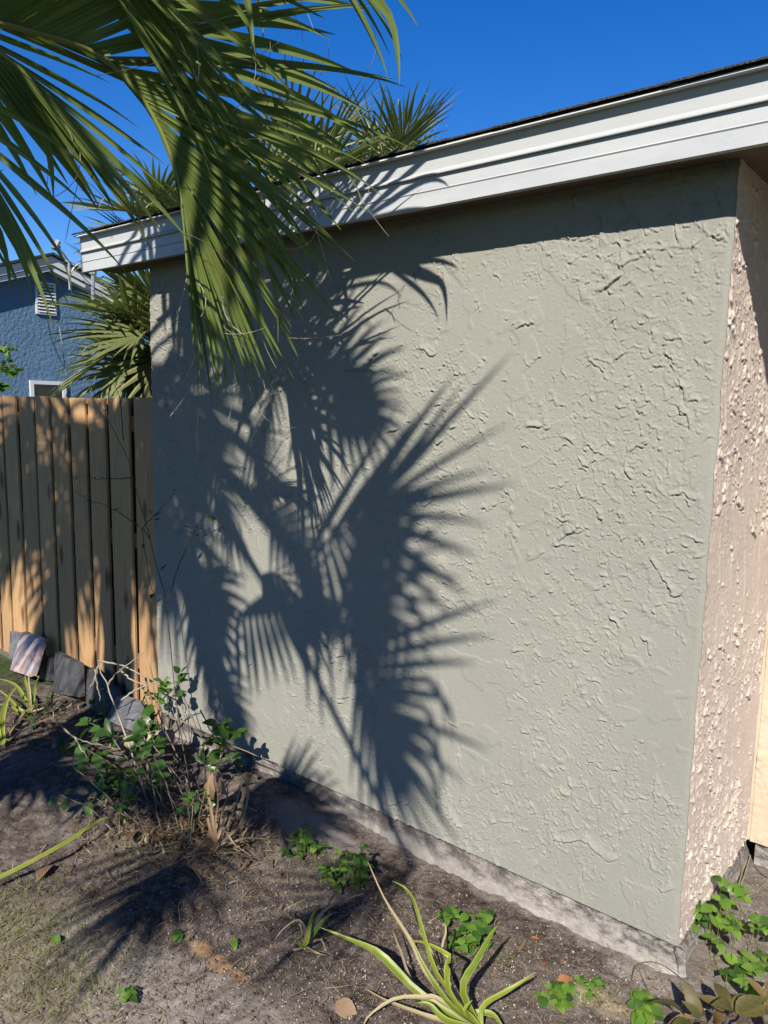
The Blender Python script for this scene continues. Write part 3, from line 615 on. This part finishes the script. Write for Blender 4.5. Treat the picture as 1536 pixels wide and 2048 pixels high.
# leafy shrub at the foot of the fence corner
def onray(px, py, y): return ony(px, py, y)
BL = LW['leaf'] + LM['leaf']; BLL = LW['leaf_light'] + LM['leaf'] + LW['leaf_light']
base = gp(340, 1640)
S = lambda *a: [onray(px, py, y) for px, py, y in a]
shrub('leafy green shrub with broad serrated leaves in front of the fence, spreading left', 'shrub', base,
      [[base, *S((260, 1560, -.50), (180, 1500, -.50), (110, 1480, -.48))], [base, *S((270, 1540, -.48), (220, 1470, -.42), (180, 1445, -.4))],
       [base, *S((240, 1600, -.56), (190, 1590, -.6), (130, 1590, -.62))], [base, *S((280, 1560, -.5), (200, 1540, -.5), (170, 1520, -.5))],
       [base, *S((300, 1570, -.46), (290, 1500, -.42), (290, 1450, -.4))], [base, *S((280, 1600, -.55), (240, 1580, -.58), (205, 1570, -.6))]], 5, BL, 17, .082, 'twig', .0042, cluster=.75)
base = gp(400, 1640)
shrub('dark green leafy shoot against the lower left of the grey wall', 'shrub', base,
      [[base, *S((430, 1560, -.30), (440, 1510, -.26), (470, 1470, -.24))], [base, *S((420, 1560, -.3), (450, 1500, -.26), (440, 1450, -.25))], [base, *S((410, 1550, -.3), (405, 1510, -.28), (415, 1480, -.28))]], 6, LW['leaf'] + LM['leaf'], 13, .07, 'twig_dark', .004, cluster=.55)
base = gp(365, 1650)
shrub('slim leafy sapling at the corner with a cluster of bright leaves', 'sapling', base,
      [[base, *S((350, 1520, -.2), (335, 1400, -.14), (330, 1370, -.12))], [base, *S((345, 1500, -.2), (345, 1400, -.14), (360, 1350, -.12))], [base, *S((350, 1520, -.2), (330, 1440, -.15), (312, 1400, -.12))]], 8, LW['leaf_light'] + LW['leaf'], 8, .06, 'twig_dark', .003, cluster=.3)
# tall whippy sapling in front of fence and wall
base = gp(385, 1600)
wt = shrub('tall thin climbing sapling with sparse small leaves up the fence and wall corner', 'sapling', base,
      [[base, *S((352, 1400, -.16), (333, 1210, -.12), (300, 1080, -.10), (278, 1000, -.10), (250, 900, -.09), (190, 790, -.08), (160, 690, -.08))],
       [*S((333, 1210, -.12), (352, 1150, -.10), (390, 1060, -.09), (420, 1030, -.09), (450, 1060, -.08))],
       [*S((278, 1052, -.10), (230, 1020, -.09), (180, 1000, -.09), (150, 985, -.08))], [*S((283, 1060, -.10), (310, 1030, -.09), (350, 985, -.09))],
       [*S((300, 1080, -.10), (285, 1060, -.10), (300, 1165, -.10), (318, 1210, -.11))], [*S((262, 955, -.1), (200, 958, -.09), (160, 950, -.09))],
       [*S((245, 880, -.09), (240, 800, -.08), (215, 740, -.08))]], 9, LM['leaf'], 4, .042, 'twig_dark', .0026)
# bare pale twigs of a broken shrub
base = gp(300, 1620)
shrub('bare broken pale shrub bent over in front of the fence', 'shrub', base,
      [[base, *S((262, 1500, -.42), (225, 1400, -.36), (200, 1335, -.32), (197, 1322, -.32))], [*S((197, 1322, -.32), (240, 1330, -.30), (290, 1352, -.28), (320, 1370, -.27))],
       [*S((197, 1330, -.32), (185, 1370, -.33), (155, 1400, -.34))], [*S((215, 1372, -.34), (235, 1345, -.33), (285, 1308, -.3))], [*S((240, 1338, -.30), (262, 1360, -.29), (290, 1370, -.28))],
       [*S((243, 1400, -.4), (280, 1375, -.36), (318, 1365, -.34))], [*S((115, 1445, -.5), (150, 1475, -.5), (180, 1485, -.49), (240, 1500, -.47))], [*S((150, 1475, -.5), (165, 1500, -.5), (175, 1515, -.5))],
       [*S((190, 1340, -.33), (195, 1375, -.33), (200, 1400, -.33))]], 10, LM['leaf'], 1, .03, 'twig_pale', .0052)
base = gp(430, 1720)
shrub('leaning brown stems crossing behind the leafy shrub', 'shrub', base,
      [[gp(395, 1690), *S((385, 1600, -.36), (350, 1500, -.32), (315, 1420, -.28), (300, 1330, -.25))], [gp(300, 1640), *S((285, 1560, -.5), (272, 1520, -.48))], [gp(330, 1630), *S((320, 1560, -.42), (318, 1500, -.4))],
       [*S((335, 1430, -.2), (400, 1460, -.2), (440, 1480, -.22), (555, 1530, -.2))], [*S((365, 1395, -.15), (385, 1440, -.17), (405, 1475, -.2))], [*S((290, 1355, -.18), (310, 1440, -.2), (300, 1480, -.3))]], 11, LM['leaf'], 0, .03, 'twig', .005)
r_ = random.Random(77); sts = []
for k in range(16):
    x0 = r_.uniform(220, 430); y0 = r_.uniform(1620, 1690); p0 = gp(x0, y0); dx = r_.uniform(-150, 60); hh = r_.uniform(.08, .30)
    p2 = p0 + np.array([r_.uniform(-.35, .15), r_.uniform(-.12, .12), hh]); sts.append([p0, p0 + (p2 - p0) * .5 + np.array([r_.uniform(-.04, .04), 0, r_.uniform(.0, .06)]), p2, p2 + np.array([r_.uniform(-.08, .06), 0, r_.uniform(-.07, .02)])])
shrub('tangle of thin brown twigs and small leaves at the base of the leafy shrub', 'shrub', gp(330, 1660), sts, 31, LM['leaf'] + LW['leaf'], 6, .05, 'twig', .0024, cluster=.7)
r_ = random.Random(78); sts = []
for k in range(10):
    p0 = gp(r_.uniform(30, 210), r_.uniform(1430, 1490)); p2 = p0 + np.array([r_.uniform(-.15, .15), r_.uniform(-.08, .08), r_.uniform(.03, .12)]); sts.append([p0, (p0 + p2) / 2 + [0, 0, .03], p2])
shrub('low dark weed tangle between the stone slabs and the leafy shrub', 'shrub', gp(150, 1470), sts, 32, LM['leaf'] + LW['leaf'], 6, .04, 'twig_dark', .0018, cluster=.7)
# overhanging citrus-like branch at the left edge
base = onray(-60, 730, .8)
shrub('bright leafy branch tips entering at the left edge above the fence', 'shrub', (base[0], base[1], 0),
      [[(base[0], base[1], 0), onray(-50, 900, .8), onray(-30, 760, .8), onray(30, 725, .8)], [onray(-40, 800, .8), onray(-10, 740, .8), onray(38, 745, .8)], [onray(-40, 800, .8), onray(-10, 700, .8), onray(20, 700, .8)], [onray(-40, 850, .8), onray(-20, 790, .8), onray(5, 770, .8)]], 12, LW['leaf_light'] + LW['leaf'], 14, .085, 'twig', .006, cluster=.4)

def strap_leaf(parent, pts, w, mat, fold=.35, name='leaf'):
    P = smooth_poly(pts, 14); n = len(P); hw = []; sd = []; nn = []
    T0 = P[-1] - P[0]
    for i in range(n):
        t = i / (n - 1); T = nrm(P[min(i + 1, n - 1)] - P[max(i - 1, 0)]); side = np.cross(T, CAM - P[i]) if True else 0
        side = nrm(np.cross(T, nrm(nrm(CAM - P[i]) + np.array([0, 0, .8])))); sd.append(side); nn.append(nrm(np.cross(side, T)))
        hw.append(w * (.75 + .5 * math.sin(math.pi * min(1, t * 1.3)) ** .8 * .6) * (1 - t ** 3.2) ** .8 + .0006)
    v = []; f = []; wob = [random.uniform(-.12, .12) for _ in range(n)]
    for i in range(n):
        for q in (-1, -.62, 0, .62, 1): v.append(P[i] + sd[i] * hw[i] * q * (1 + wob[i]) * .62 + nn[i] * hw[i] * fold * abs(q))
    for i in range(n - 1):
        a = i * 5; f += [(a + q, a + q + 1, a + q + 6, a + q + 5) for q in range(4)]
    me = mesh(name, v, f, True); me.materials.append(mat); me.materials.append(M['strap_edge'])
    if mat is M['strap']:
        for i, p in enumerate(me.polygons): p.material_index = 1 if i % 4 in (0, 3) else 0
    return link(name, me, parent)
def straps(label, name, cat, base, leaves, group=None):
    t = thing(name, label, cat, tuple(base), group)
    for (kind, w, pts) in leaves:
        P = [base + np.array([random.uniform(-.008, .008), random.uniform(-.008, .008), .0])]
        for k, (px, py, h) in enumerate(pts): P.append(onz(px, py, h))
        strap_leaf(t, P, w, M[{'g': 'strap', 'd': 'strap_dry', 'n': 'grass', 'b': 'dry'}[kind]])
    return t
bp = onz(960, 2060, .01)
straps('large yellow green strap leaved plant in the foreground right of centre', 'strap_plant', 'plant', bp,
       [('g', .017, [(840, 1990, .07), (760, 1910, .13), (700, 1880, .17), (640, 1855, .19)]), ('g', .010, [(900, 2010, .12), (850, 1935, .2), (820, 1870, .26)]),
        ('g', .013, [(900, 1990, .15), (895, 1930, .24), (900, 1915, .28), (860, 1890, .27), (818, 1880, .24)]), ('g', .015, [(925, 1980, .12), (955, 1920, .20), (982, 1870, .27), (996, 1850, .30)]),
        ('g', .011, [(965, 2015, .06), (1010, 1985, .12), (1050, 1960, .15), (1068, 1946, .16)]), ('g', .009, [(880, 1960, .18), (850, 1880, .28), (830, 1810, .37), (812, 1778, .42), (785, 1762, .42)]),
        ('d', .008, [(860, 1960, .12), (820, 1880, .2), (770, 1800, .3), (735, 1722, .4)]), ('d', .007, [(840, 1990, .05), (800, 1900, .08), (785, 1860, .10)]),
        ('d', .010, [(880, 2000, .1), (850, 1995, .1), (790, 1998, .07), (740, 2030, .02), (722, 2060, .01)]), ('d', .009, [(880, 2040, .05), (820, 2020, .05), (770, 2000, .03), (728, 1976, .015)]),
        ('g', .016, [(950, 2030, .03), (985, 2030, .04), (1010, 2060, .03)]), ('g', .013, [(890, 2040, .06), (860, 2010, .09), (835, 2005, .09)]), ('d', .005, [(885, 1930, .1), (892, 1860, .16), (880, 1848, .18), (862, 1875, .15)]),
        ('d', .004, [(880, 1960, .05), (870, 1940, .06), (890, 1935, .1), (888, 1900, .1)]), ('d', .004, [(856, 1890, .2), (840, 1860, .24), (880, 1830, .3)]), ('g', .014, [(945, 2040, .05), (930, 2020, .09), (945, 2000, .12)])])
bp = onz(610, 1895, .01)
straps('small pale strap plant left of the large one, half shaded', 'strap_plant', 'plant', bp,
       [('g', .012, [(625, 1870, .04), (648, 1840, .08), (668, 1825, .09)]), ('d', .006, [(600, 1875, .03), (585, 1890, .01)]), ('d', .006, [(590, 1900, .02), (575, 1898, .01)]), ('g', .010, [(615, 1880, .05), (622, 1840, .09), (640, 1805, .11)]),
        ('d', .006, [(630, 1905, .02), (655, 1912, .01)]), ('d', .005, [(640, 1880, .03), (652, 1900, .01)]), ('d', .006, [(610, 1860, .07), (595, 1840, .1), (565, 1860, .06), (550, 1880, .02)]), ('d', .007, [(640, 1830, .08), (690, 1800, .1), (728, 1787, .1)]),
        ('d', .004, [(600, 1850, .06), (568, 1822, .06), (612, 1798, .1)]), ('g', .009, [(600, 1890, .03), (590, 1875, .05)])])
bp = onz(100, 1490, .02)
straps('striped strap plant on the soil below the pink slab', 'strap_plant', 'plant', onz(62, 1425, .02),
       [('g', .016, [(50, 1400, .07), (30, 1370, .12), (-10, 1355, .13)]), ('g', .013, [(58, 1390, .1), (50, 1360, .16), (52, 1345, .17)]), ('g', .014, [(66, 1400, .07), (72, 1370, .13), (78, 1350, .16)]), ('d', .008, [(60, 1390, .12), (58, 1350, .2), (80, 1355, .18)]),
        ('g', .012, [(40, 1420, .05), (10, 1390, .08), (-20, 1370, .08)]), ('g', .010, [(40, 1425, .03), (15, 1410, .05), (-10, 1410, .04)]), ('d', .008, [(90, 1415, .04), (120, 1395, .05), (140, 1395, .03)])])
straps('tall pale strap plant cut by the left edge', 'strap_plant', 'plant', onz(5, 1490, .01),
       [('g', .020, [(5, 1440, .07), (15, 1400, .12), (35, 1370, .16)]), ('g', .018, [(-5, 1450, .06), (-8, 1400, .12), (0, 1370, .15)]), ('d', .010, [(30, 1450, .03), (55, 1420, .06), (90, 1405, .05)]), ('d', .009, [(40, 1465, .03), (90, 1440, .06), (140, 1425, .04)]), ('g', .012, [(10, 1480, .03), (20, 1482, .02)])])
straps('single long yellow green blade lying across the soil at the left edge', 'leaf_blade', 'leaf', onz(-30, 1772, .03), [('g', .012, [(60, 1725, .05), (140, 1680, .07), (200, 1640, .08), (235, 1635, .06)])])
straps('dried brown dracaena stalk with curled hanging leaves by the wall foot', 'dry_stalk', 'dead plant', gp(432, 1700),
       [('b', .010, [(425, 1640, .12), (415, 1580, .2), (420, 1540, .26)]), ('d', .007, [(470, 1670, .06), (495, 1600, .16), (490, 1560, .22), (465, 1530, .24)]), ('d', .007, [(480, 1680, .05), (500, 1676, .03), (530, 1678, .01)]), ('b', .007, [(440, 1640, .1), (455, 1590, .16), (450, 1560, .2)]),
        ('b', .009, [(450, 1680, .06), (490, 1640, .1), (485, 1600, .15)]), ('b', .008, [(420, 1660, .08), (412, 1620, .14), (418, 1580, .18)]), ('d', .006, [(445, 1660, .08), (470, 1690, .05), (500, 1710, .01)]), ('b', .006, [(410, 1680, .05), (390, 1700, .03), (370, 1712, .01)]),
        ('b', .007, [(430, 1650, .1), (436, 1600, .17), (430, 1550, .24)]), ('d', .005, [(455, 1650, .1), (475, 1600, .2), (480, 1570, .22), (470, 1600, .14)]), ('b', .006, [(436, 1670, .07), (448, 1640, .12), (462, 1600, .15)])])
ol = thing('rust_leaf', 'curled rust brown dead leaf hanging on the dried stalk', 'leaf', tuple(onray(430, 1570, -.42)))
for a, c_ in (((425, 1545), (432, 1610)), ((440, 1560), (455, 1590)), ((420, 1560), (418, 1615))):
    put_leaf(ol, random.choice(LM['dry']), onray(*a, -.42), onray(*c_, -.44) - onray(*a, -.42), nrm([random.uniform(-.5, .5), -1, .3]), .085, 'piece')

# stone slabs leaning on the fence
def slabo(label, corners, y, th, mat, lean=.10):
    P = [onray(px, py, y + dy) for (px, py, dy) in corners]; t = MB(); n = len(P); bk = [p + np.array([.004, th, 0.004]) for p in P]
    c = sum(P) / n; t.add(P + bk, [tuple(range(n)), tuple(range(2 * n - 1, n - 1, -1))] + [(i, n + i, n + (i + 1) % n, (i + 1) % n) for i in range(n)])
    o = t.build('stone_slab', mat); tag(o, label, 'stone', 'stone slabs leaning against the fence'); return o
slabo('pink and grey marbled stone slab tilted against the fence', [(42, 1265, -.02), (84, 1282, -.02), (62, 1354, -.15), (20, 1340, -.15)], -.03, .035, M['slab_pink'])
slabo('pale grey stone corner peeking out behind the pink slab', [(20, 1263, .0), (40, 1268, .0), (30, 1345, -.04), (16, 1340, -.04)], .0, .02, M['slab_blue'])
slabo('small brown black stone right beside the pink slab', [(84, 1313, .0), (102, 1318, .0), (104, 1362, -.05), (78, 1360, -.05)], -.03, .03, M['slab_dark'])
slabo('dark slate slab with a slanted top, third from the left edge', [(110, 1305, 0), (124, 1312, 0), (158, 1330, 0), (160, 1395, -.08), (106, 1385, -.08)], -.05, .03, M['slab_dark'])
slabo('blackish slate slab behind the bent pale twigs', [(174, 1338, .0), (192, 1342, 0), (232, 1385, .0), (236, 1470, -.1), (170, 1450, -.1)], -.04, .03, M['slab_dark'])
slabo('blue grey square slate slab low at the right end of the fence', [(233, 1392, -.02), (281, 1408, -.02), (264, 1462, -.16), (212, 1440, -.16)], -.03, .03, M['slab_blue'])
lg = MB(); A0, A1 = onray(225, 1492, -.38), onray(345, 1472, -.20)
lg.tube(smooth_poly([A0, (A0 + A1) / 2 + [0, 0, .008], A1], 9), [.030, .034, .033, .035, .034, .035, .036, .034, .033], 9)
lgo = lg.build('log', M['log'], None, True); tag(lgo, 'pale weathered piece of wood lying at the foot of the fence', 'log')
# low weeds
def weed(label, px, py, rpx, n, size, seed, ls, h=.06, name='weed', dx=None):
    r = random.Random(seed); c = gp(px, py); t = thing(name, label, 'weed', tuple(c))
    for k in range(n):
        a = r.uniform(0, 6.28); q = rpx * math.sqrt(r.random()); p = gp(px + math.cos(a) * q, py + math.sin(a) * q * .7); hh = r.uniform(.01, h)
        pr = np.array([r.gauss(0, 1), r.gauss(0, 1), 0]); top = p + np.array([0, 0, hh]) + nrm(pr) * .01
        b = MB(); b.tube([p - [0, 0, .01], (p + top) / 2 + nrm(pr) * .004, top], [.0013, .001, .0008], 3); b.build('stem', M['grass'], t)
        for q2 in range(3):
            d = nrm(np.array([math.cos(a + q2 * 2.1), math.sin(a + q2 * 2.1), r.uniform(-.2, .3)])); put_leaf(t, r.choice(ls), top, d, nrm([r.gauss(0, .25), r.gauss(0, .25) - .2, 1]), size * r.uniform(.6, 1.2))
    return t
WL = LM['leaf_light'] + LW['leaf_light'] + LM['leaf']; WB = LW['leaf_light'] * 2 + LW['leaf']
weed('patch of small bright weeds on the mound below the wall, left of centre', 600, 1700, 45, 20, .035, 1, WL)
weed('trailing weeds beside the footing left of the shaded strap plant', 680, 1755, 45, 18, .030, 2, WL)
weed('dark leafy weed standing in shade at the footing', 715, 1770, 22, 14, .038, 3, LM['leaf'], .14)
weed('bright clover like weeds right of the large strap plant', 940, 1880, 60, 24, .034, 4, WB)
weed('small weed in the open soil at the lower right', 1115, 2010, 26, 12, .032, 5, WB)
weed('tuft of fine weeds near the corner of the footing', 1185, 1985, 22, 9, .022, 6, WL, .03)
weed('tall leafy weeds climbing at the wall corner on the right', 1420, 1880, 60, 24, .038, 7, WB, .22)
weed('spreading broad leaved weeds along the right edge', 1500, 1950, 70, 22, .038, 8, WB, .16)
weed('low weed cluster beyond the corner weeds, at the base of the pink wall', 1410, 1800, 20, 8, .045, 9, WB, .12)
weed('lonely green sprout on the bare soil at lower left', 355, 1878, 6, 2, .03, 10, WB, .02)
weed('green sprouts at the edge of the lower left straw', 265, 2000, 12, 4, .03, 12, WL, .03)
weed('broad leaved seedling at the bottom edge near the corner', 1290, 2045, 30, 9, .05, 13, WB, .06)
base = onz(1440, 2080, .02)
crot = leafm('croton_leaf', (.06, .09, .025), (.26, .16, .06), .3, .55, 14); cl = [leafmesh('leaf', 1, .45, .4, .3, 6, crot)]
shrub('dark glossy red green leaves at the bottom right corner', 'shrub', base,
      [[base, onz(1420, 2050, .10), onz(1380, 2040, .14)], [base, onz(1450, 2040, .12), onz(1470, 2025, .16)], [base, onz(1500, 2030, .12), onz(1530, 2000, .18)]], 21, cl, 8, .085, 'twig_dark', .004, cluster=.5)
tw = thing('twig', 'thin dark arched twig on the soil near the wall corner', 'twig', tuple(gp(1320, 1960)))
b = MB(); b.tube(smooth_poly([gs(1262, 1965, .01), gs(1275, 1945, .03), gs(1320, 1945, .03), gs(1385, 1978, .008)], 12), .0018, 4); b.build('stem', M['twig_dark'], tw)
# vine stems on the pink wall
vn = thing('dry_vine', 'thin dry vine stems trailing on the soil below the cream wall', 'vine', tuple(gp(1480, 1760)))
for pts in ([(1480, 1690), (1485, 1740), (1470, 1790), (1440, 1800)], [(1500, 1720), (1480, 1780), (1450, 1810), (1430, 1850)], [(1536, 1770), (1500, 1800), (1460, 1800)], [(1510, 1740), (1530, 1760), (1560, 1765)]):
    b = MB(); b.tube(smooth_poly([gs(x, y, .02) for x, y in pts], 10), .0022, 4); b.build('stem', M['straw'], vn)
# loose dead leaves, each one a thing
for lab, px, py, s, k in (('curled tan dead leaf on the soil below the leafy shrub', 105, 1735, .10, 'dry'), ('orange dead leaf beyond the weed at lower right', 1115, 1968, .055, 'orange_leaf'), ('small rust leaf by the bright weeds', 1090, 1930, .035, 'orange_leaf'),
                          ('tiny rust leaf nearest the footing', 1062, 1882, .03, 'orange_leaf'), ('green fallen leaf at the middle of the shaded soil', 465, 1884, .045, 'leaf_light'), ('yellowing fallen leaf standing in the straw at left', 120, 1892, .05, 'leaf_light'),
                          ('brown dead leaf in the litter under the shrub', 265, 1668, .10, 'dry'), ('tan dead leaf lying on the shaded soil below the litter', 350, 1770, .06, 'dry'), ('brown curled leaf beneath the dried stalk', 500, 1690, .08, 'dry'), ('long brown leaf on the soil left of the large strap plant', 672, 2010, .09, 'dry')):
    p = gp(px, py); a = random.uniform(0, 6.28); o = put_leaf(None, random.choice(LM[k]), p + np.array([0, 0, .012]), [math.cos(a), math.sin(a), .12], nrm([random.uniform(-.3, .3), -.3, 1]), s, 'fallen_leaf'); tag(o, lab, 'leaf')
# white shell / pebble pieces, straw, grass, litter: nobody could count them
def scatter_strips(name, label, n, regions, ln, wd, mat, lift=.012, up=.15, curved=.3, seed=0):
    r = np.random.RandomState(seed); V = []; Fc = []
    wts = np.array([q[5] for q in regions], float); wts /= wts.sum(); idx = r.choice(len(regions), n, p=wts)
    px = np.array([regions[i][0] for i in idx]) + r.randn(n) * np.array([regions[i][2] for i in idx]); py = np.array([regions[i][1] for i in idx]) + r.randn(n) * np.array([regions[i][3] for i in idx])
    rot = np.array([regions[i][4] for i in idx])
    base = np.array([onz(a, max(b_, 1000), 0.) for a, b_ in zip(px, py)]); ok = (base[:, 1] < -.02) | (base[:, 0] > .05); base = base[ok]; k = len(base)
    base[:, 2] = gh(base[:, 0], base[:, 1])
    a = r.rand(k) * 6.283; L = ln * (.3 + r.rand(k) ** 1.6 * 1.2); e = r.rand(k) * up; c = r.randn(k) * curved; w = wd * (.5 + r.rand(k))
    S = 4; P = base.copy(); P[:, 2] += r.rand(k) * lift; rows = []
    for s in range(S + 1):
        d = np.stack([np.cos(a) * np.cos(e), np.sin(a) * np.cos(e), np.sin(e)], -1); sd = np.stack([-np.sin(a), np.cos(a), 0 * a], -1) * (w * (1 - .8 * (s / S) ** 2))[:, None]
        rows += [P - sd, P + sd]; P = P + d * (L / S)[:, None]; a = a + c / S; e = e - up * .5 / S * 2 * (r.rand(k))
    V = np.stack(rows, 1); m_ = V.shape[1]; f = []
    for s in range(S): f.append([2 * s, 2 * s + 1, 2 * s + 3, 2 * s + 2])
    f = np.array(f)[None] + (np.arange(k) * m_)[:, None, None]
    o = link(name, npmesh(name, V.reshape(-1, 3), f.reshape(-1, 4)), None, mat); return tag(o, label, None, None, 'stuff')
scatter_strips('straw', 'dry straw and broken stems strewn over the soil', 4600, [(60, 1900, 110, 80, 0, 4), (330, 1690, 90, 40, 0, 3), (700, 1850, 330, 110, 0, 2.4), (1150, 1950, 200, 70, 0, 1.2), (520, 1760, 60, 30, 0, .5), (100, 1450, 100, 40, 0, 2), (1480, 1760, 60, 60, 0, .6), (250, 1960, 250, 60, 0, 2)], .050, .0009, M['straw'], .012, .25, .8, 1)
scatter_strips('leaf_litter', 'brown dead leaves and shreds piled under the shrub', 520, [(340, 1650, 80, 30, 0, 4), (130, 1440, 80, 30, 0, 1.5), (430, 1690, 60, 30, 0, 1), (700, 1800, 300, 100, 0, .5)], .075, .0042, M['dry'], .03, .5, 1.6, 2)
scatter_strips('pale_litter', 'pale dry leaf shreds lying among the litter', 330, [(330, 1660, 80, 30, 0, 4), (120, 1450, 90, 30, 0, 2), (450, 1690, 60, 30, 0, 1), (800, 1900, 300, 100, 0, .7)], .065, .0032, M['strap_dry'], .03, .5, 1.4, 3)
scatter_strips('twig_litter', 'thin dark twig bits lying over the soil', 260, [(330, 1690, 110, 50, 0, 3), (700, 1850, 330, 120, 0, 3), (200, 1900, 180, 90, 0, 2), (1200, 1960, 180, 60, 0, 1), (1480, 1780, 60, 50, 0, .6)], .13, .0013, M['twig'], .012, .2, .7, 9)
scatter_strips('crumbled_leaves', 'small brown leaf flakes scattered over the soil', 900, [(600, 1850, 380, 120, 0, 3), (300, 1700, 120, 50, 0, 1.5), (1200, 1960, 180, 60, 0, 1)], .018, .0040, M['dry'], .006, .5, 1.2, 10)
scatter_strips('grass', 'short sparse grass at the left edge of the soil', 2300, [(20, 1850, 70, 70, 0, 4), (100, 1950, 90, 60, 0, 2), (950, 1900, 60, 25, 0, .5), (620, 1720, 50, 30, 0, .5), (1180, 1985, 25, 12, 0, .4), (270, 1700, 40, 20, 0, .5)], .035, .0010, M['grass'], .003, 1.2, .6, 4)
def pebbles(name, label, n, regions, size, mat, seed):
    r = np.random.RandomState(seed); wts = np.array([q[4] for q in regions], float); wts /= wts.sum(); idx = r.choice(len(regions), n, p=wts)
    px = np.array([regions[i][0] for i in idx]) + r.randn(n) * np.array([regions[i][2] for i in idx]); py = np.array([regions[i][1] for i in idx]) + r.randn(n) * np.array([regions[i][3] for i in idx])
    B = np.array([onz(a, max(b_, 1000), 0.) for a, b_ in zip(px, py)]); B = B[(B[:, 1] < -.02) | (B[:, 0] > .05)]; k = len(B); B[:, 2] = gh(B[:, 0], B[:, 1]) + size * .2
    o8 = np.array([[1, 0, 0], [0, 1, 0], [-1, 0, 0], [0, -1, 0], [0, 0, 1], [0, 0, -1]], float); s = size * (.3 + r.rand(k) ** 2 * 1.3)
    V = B[:, None] + o8[None] * s[:, None, None] * (.6 + .7 * r.rand(k, 6, 1)) + r.randn(k, 6, 3) * s[:, None, None] * .2
    f = np.array([[0, 1, 4], [1, 2, 4], [2, 3, 4], [3, 0, 4], [1, 0, 5], [2, 1, 5], [3, 2, 5], [0, 3, 5]])[None] + (np.arange(k) * 6)[:, None, None]
    return tag(link(name, npmesh(name, V.reshape(-1, 3), f.reshape(-1, 3)), None, mat), label, None, None, 'stuff')
pb = NT('pale_grit', .9, .2); pb.col(pb.ramp(pb.noise(40, 2), [(.3, (.25, .22, .2)), (.7, (.62, .58, .53))])); sc_ = NT('soil_crumbs', .97, .1); sc_.col(sc_.ramp(sc_.noise(30, 2), [(.3, (.06, .045, .04)), (.7, (.20, .165, .15))]))
RG = [(400, 1960, 260, 90, 3), (800, 1900, 300, 100, 3), (1200, 1960, 150, 60, 1.5), (500, 1780, 150, 60, 1), (1490, 1780, 40, 60, .4)]
pebbles('grit', 'pale grit and shell bits in the soil', 3600, RG, .0028, pb.m, 5)
pebbles('soil_crumbs', 'dark crumbs of soil and mulch', 5000, RG, .0042, sc_.m, 6)
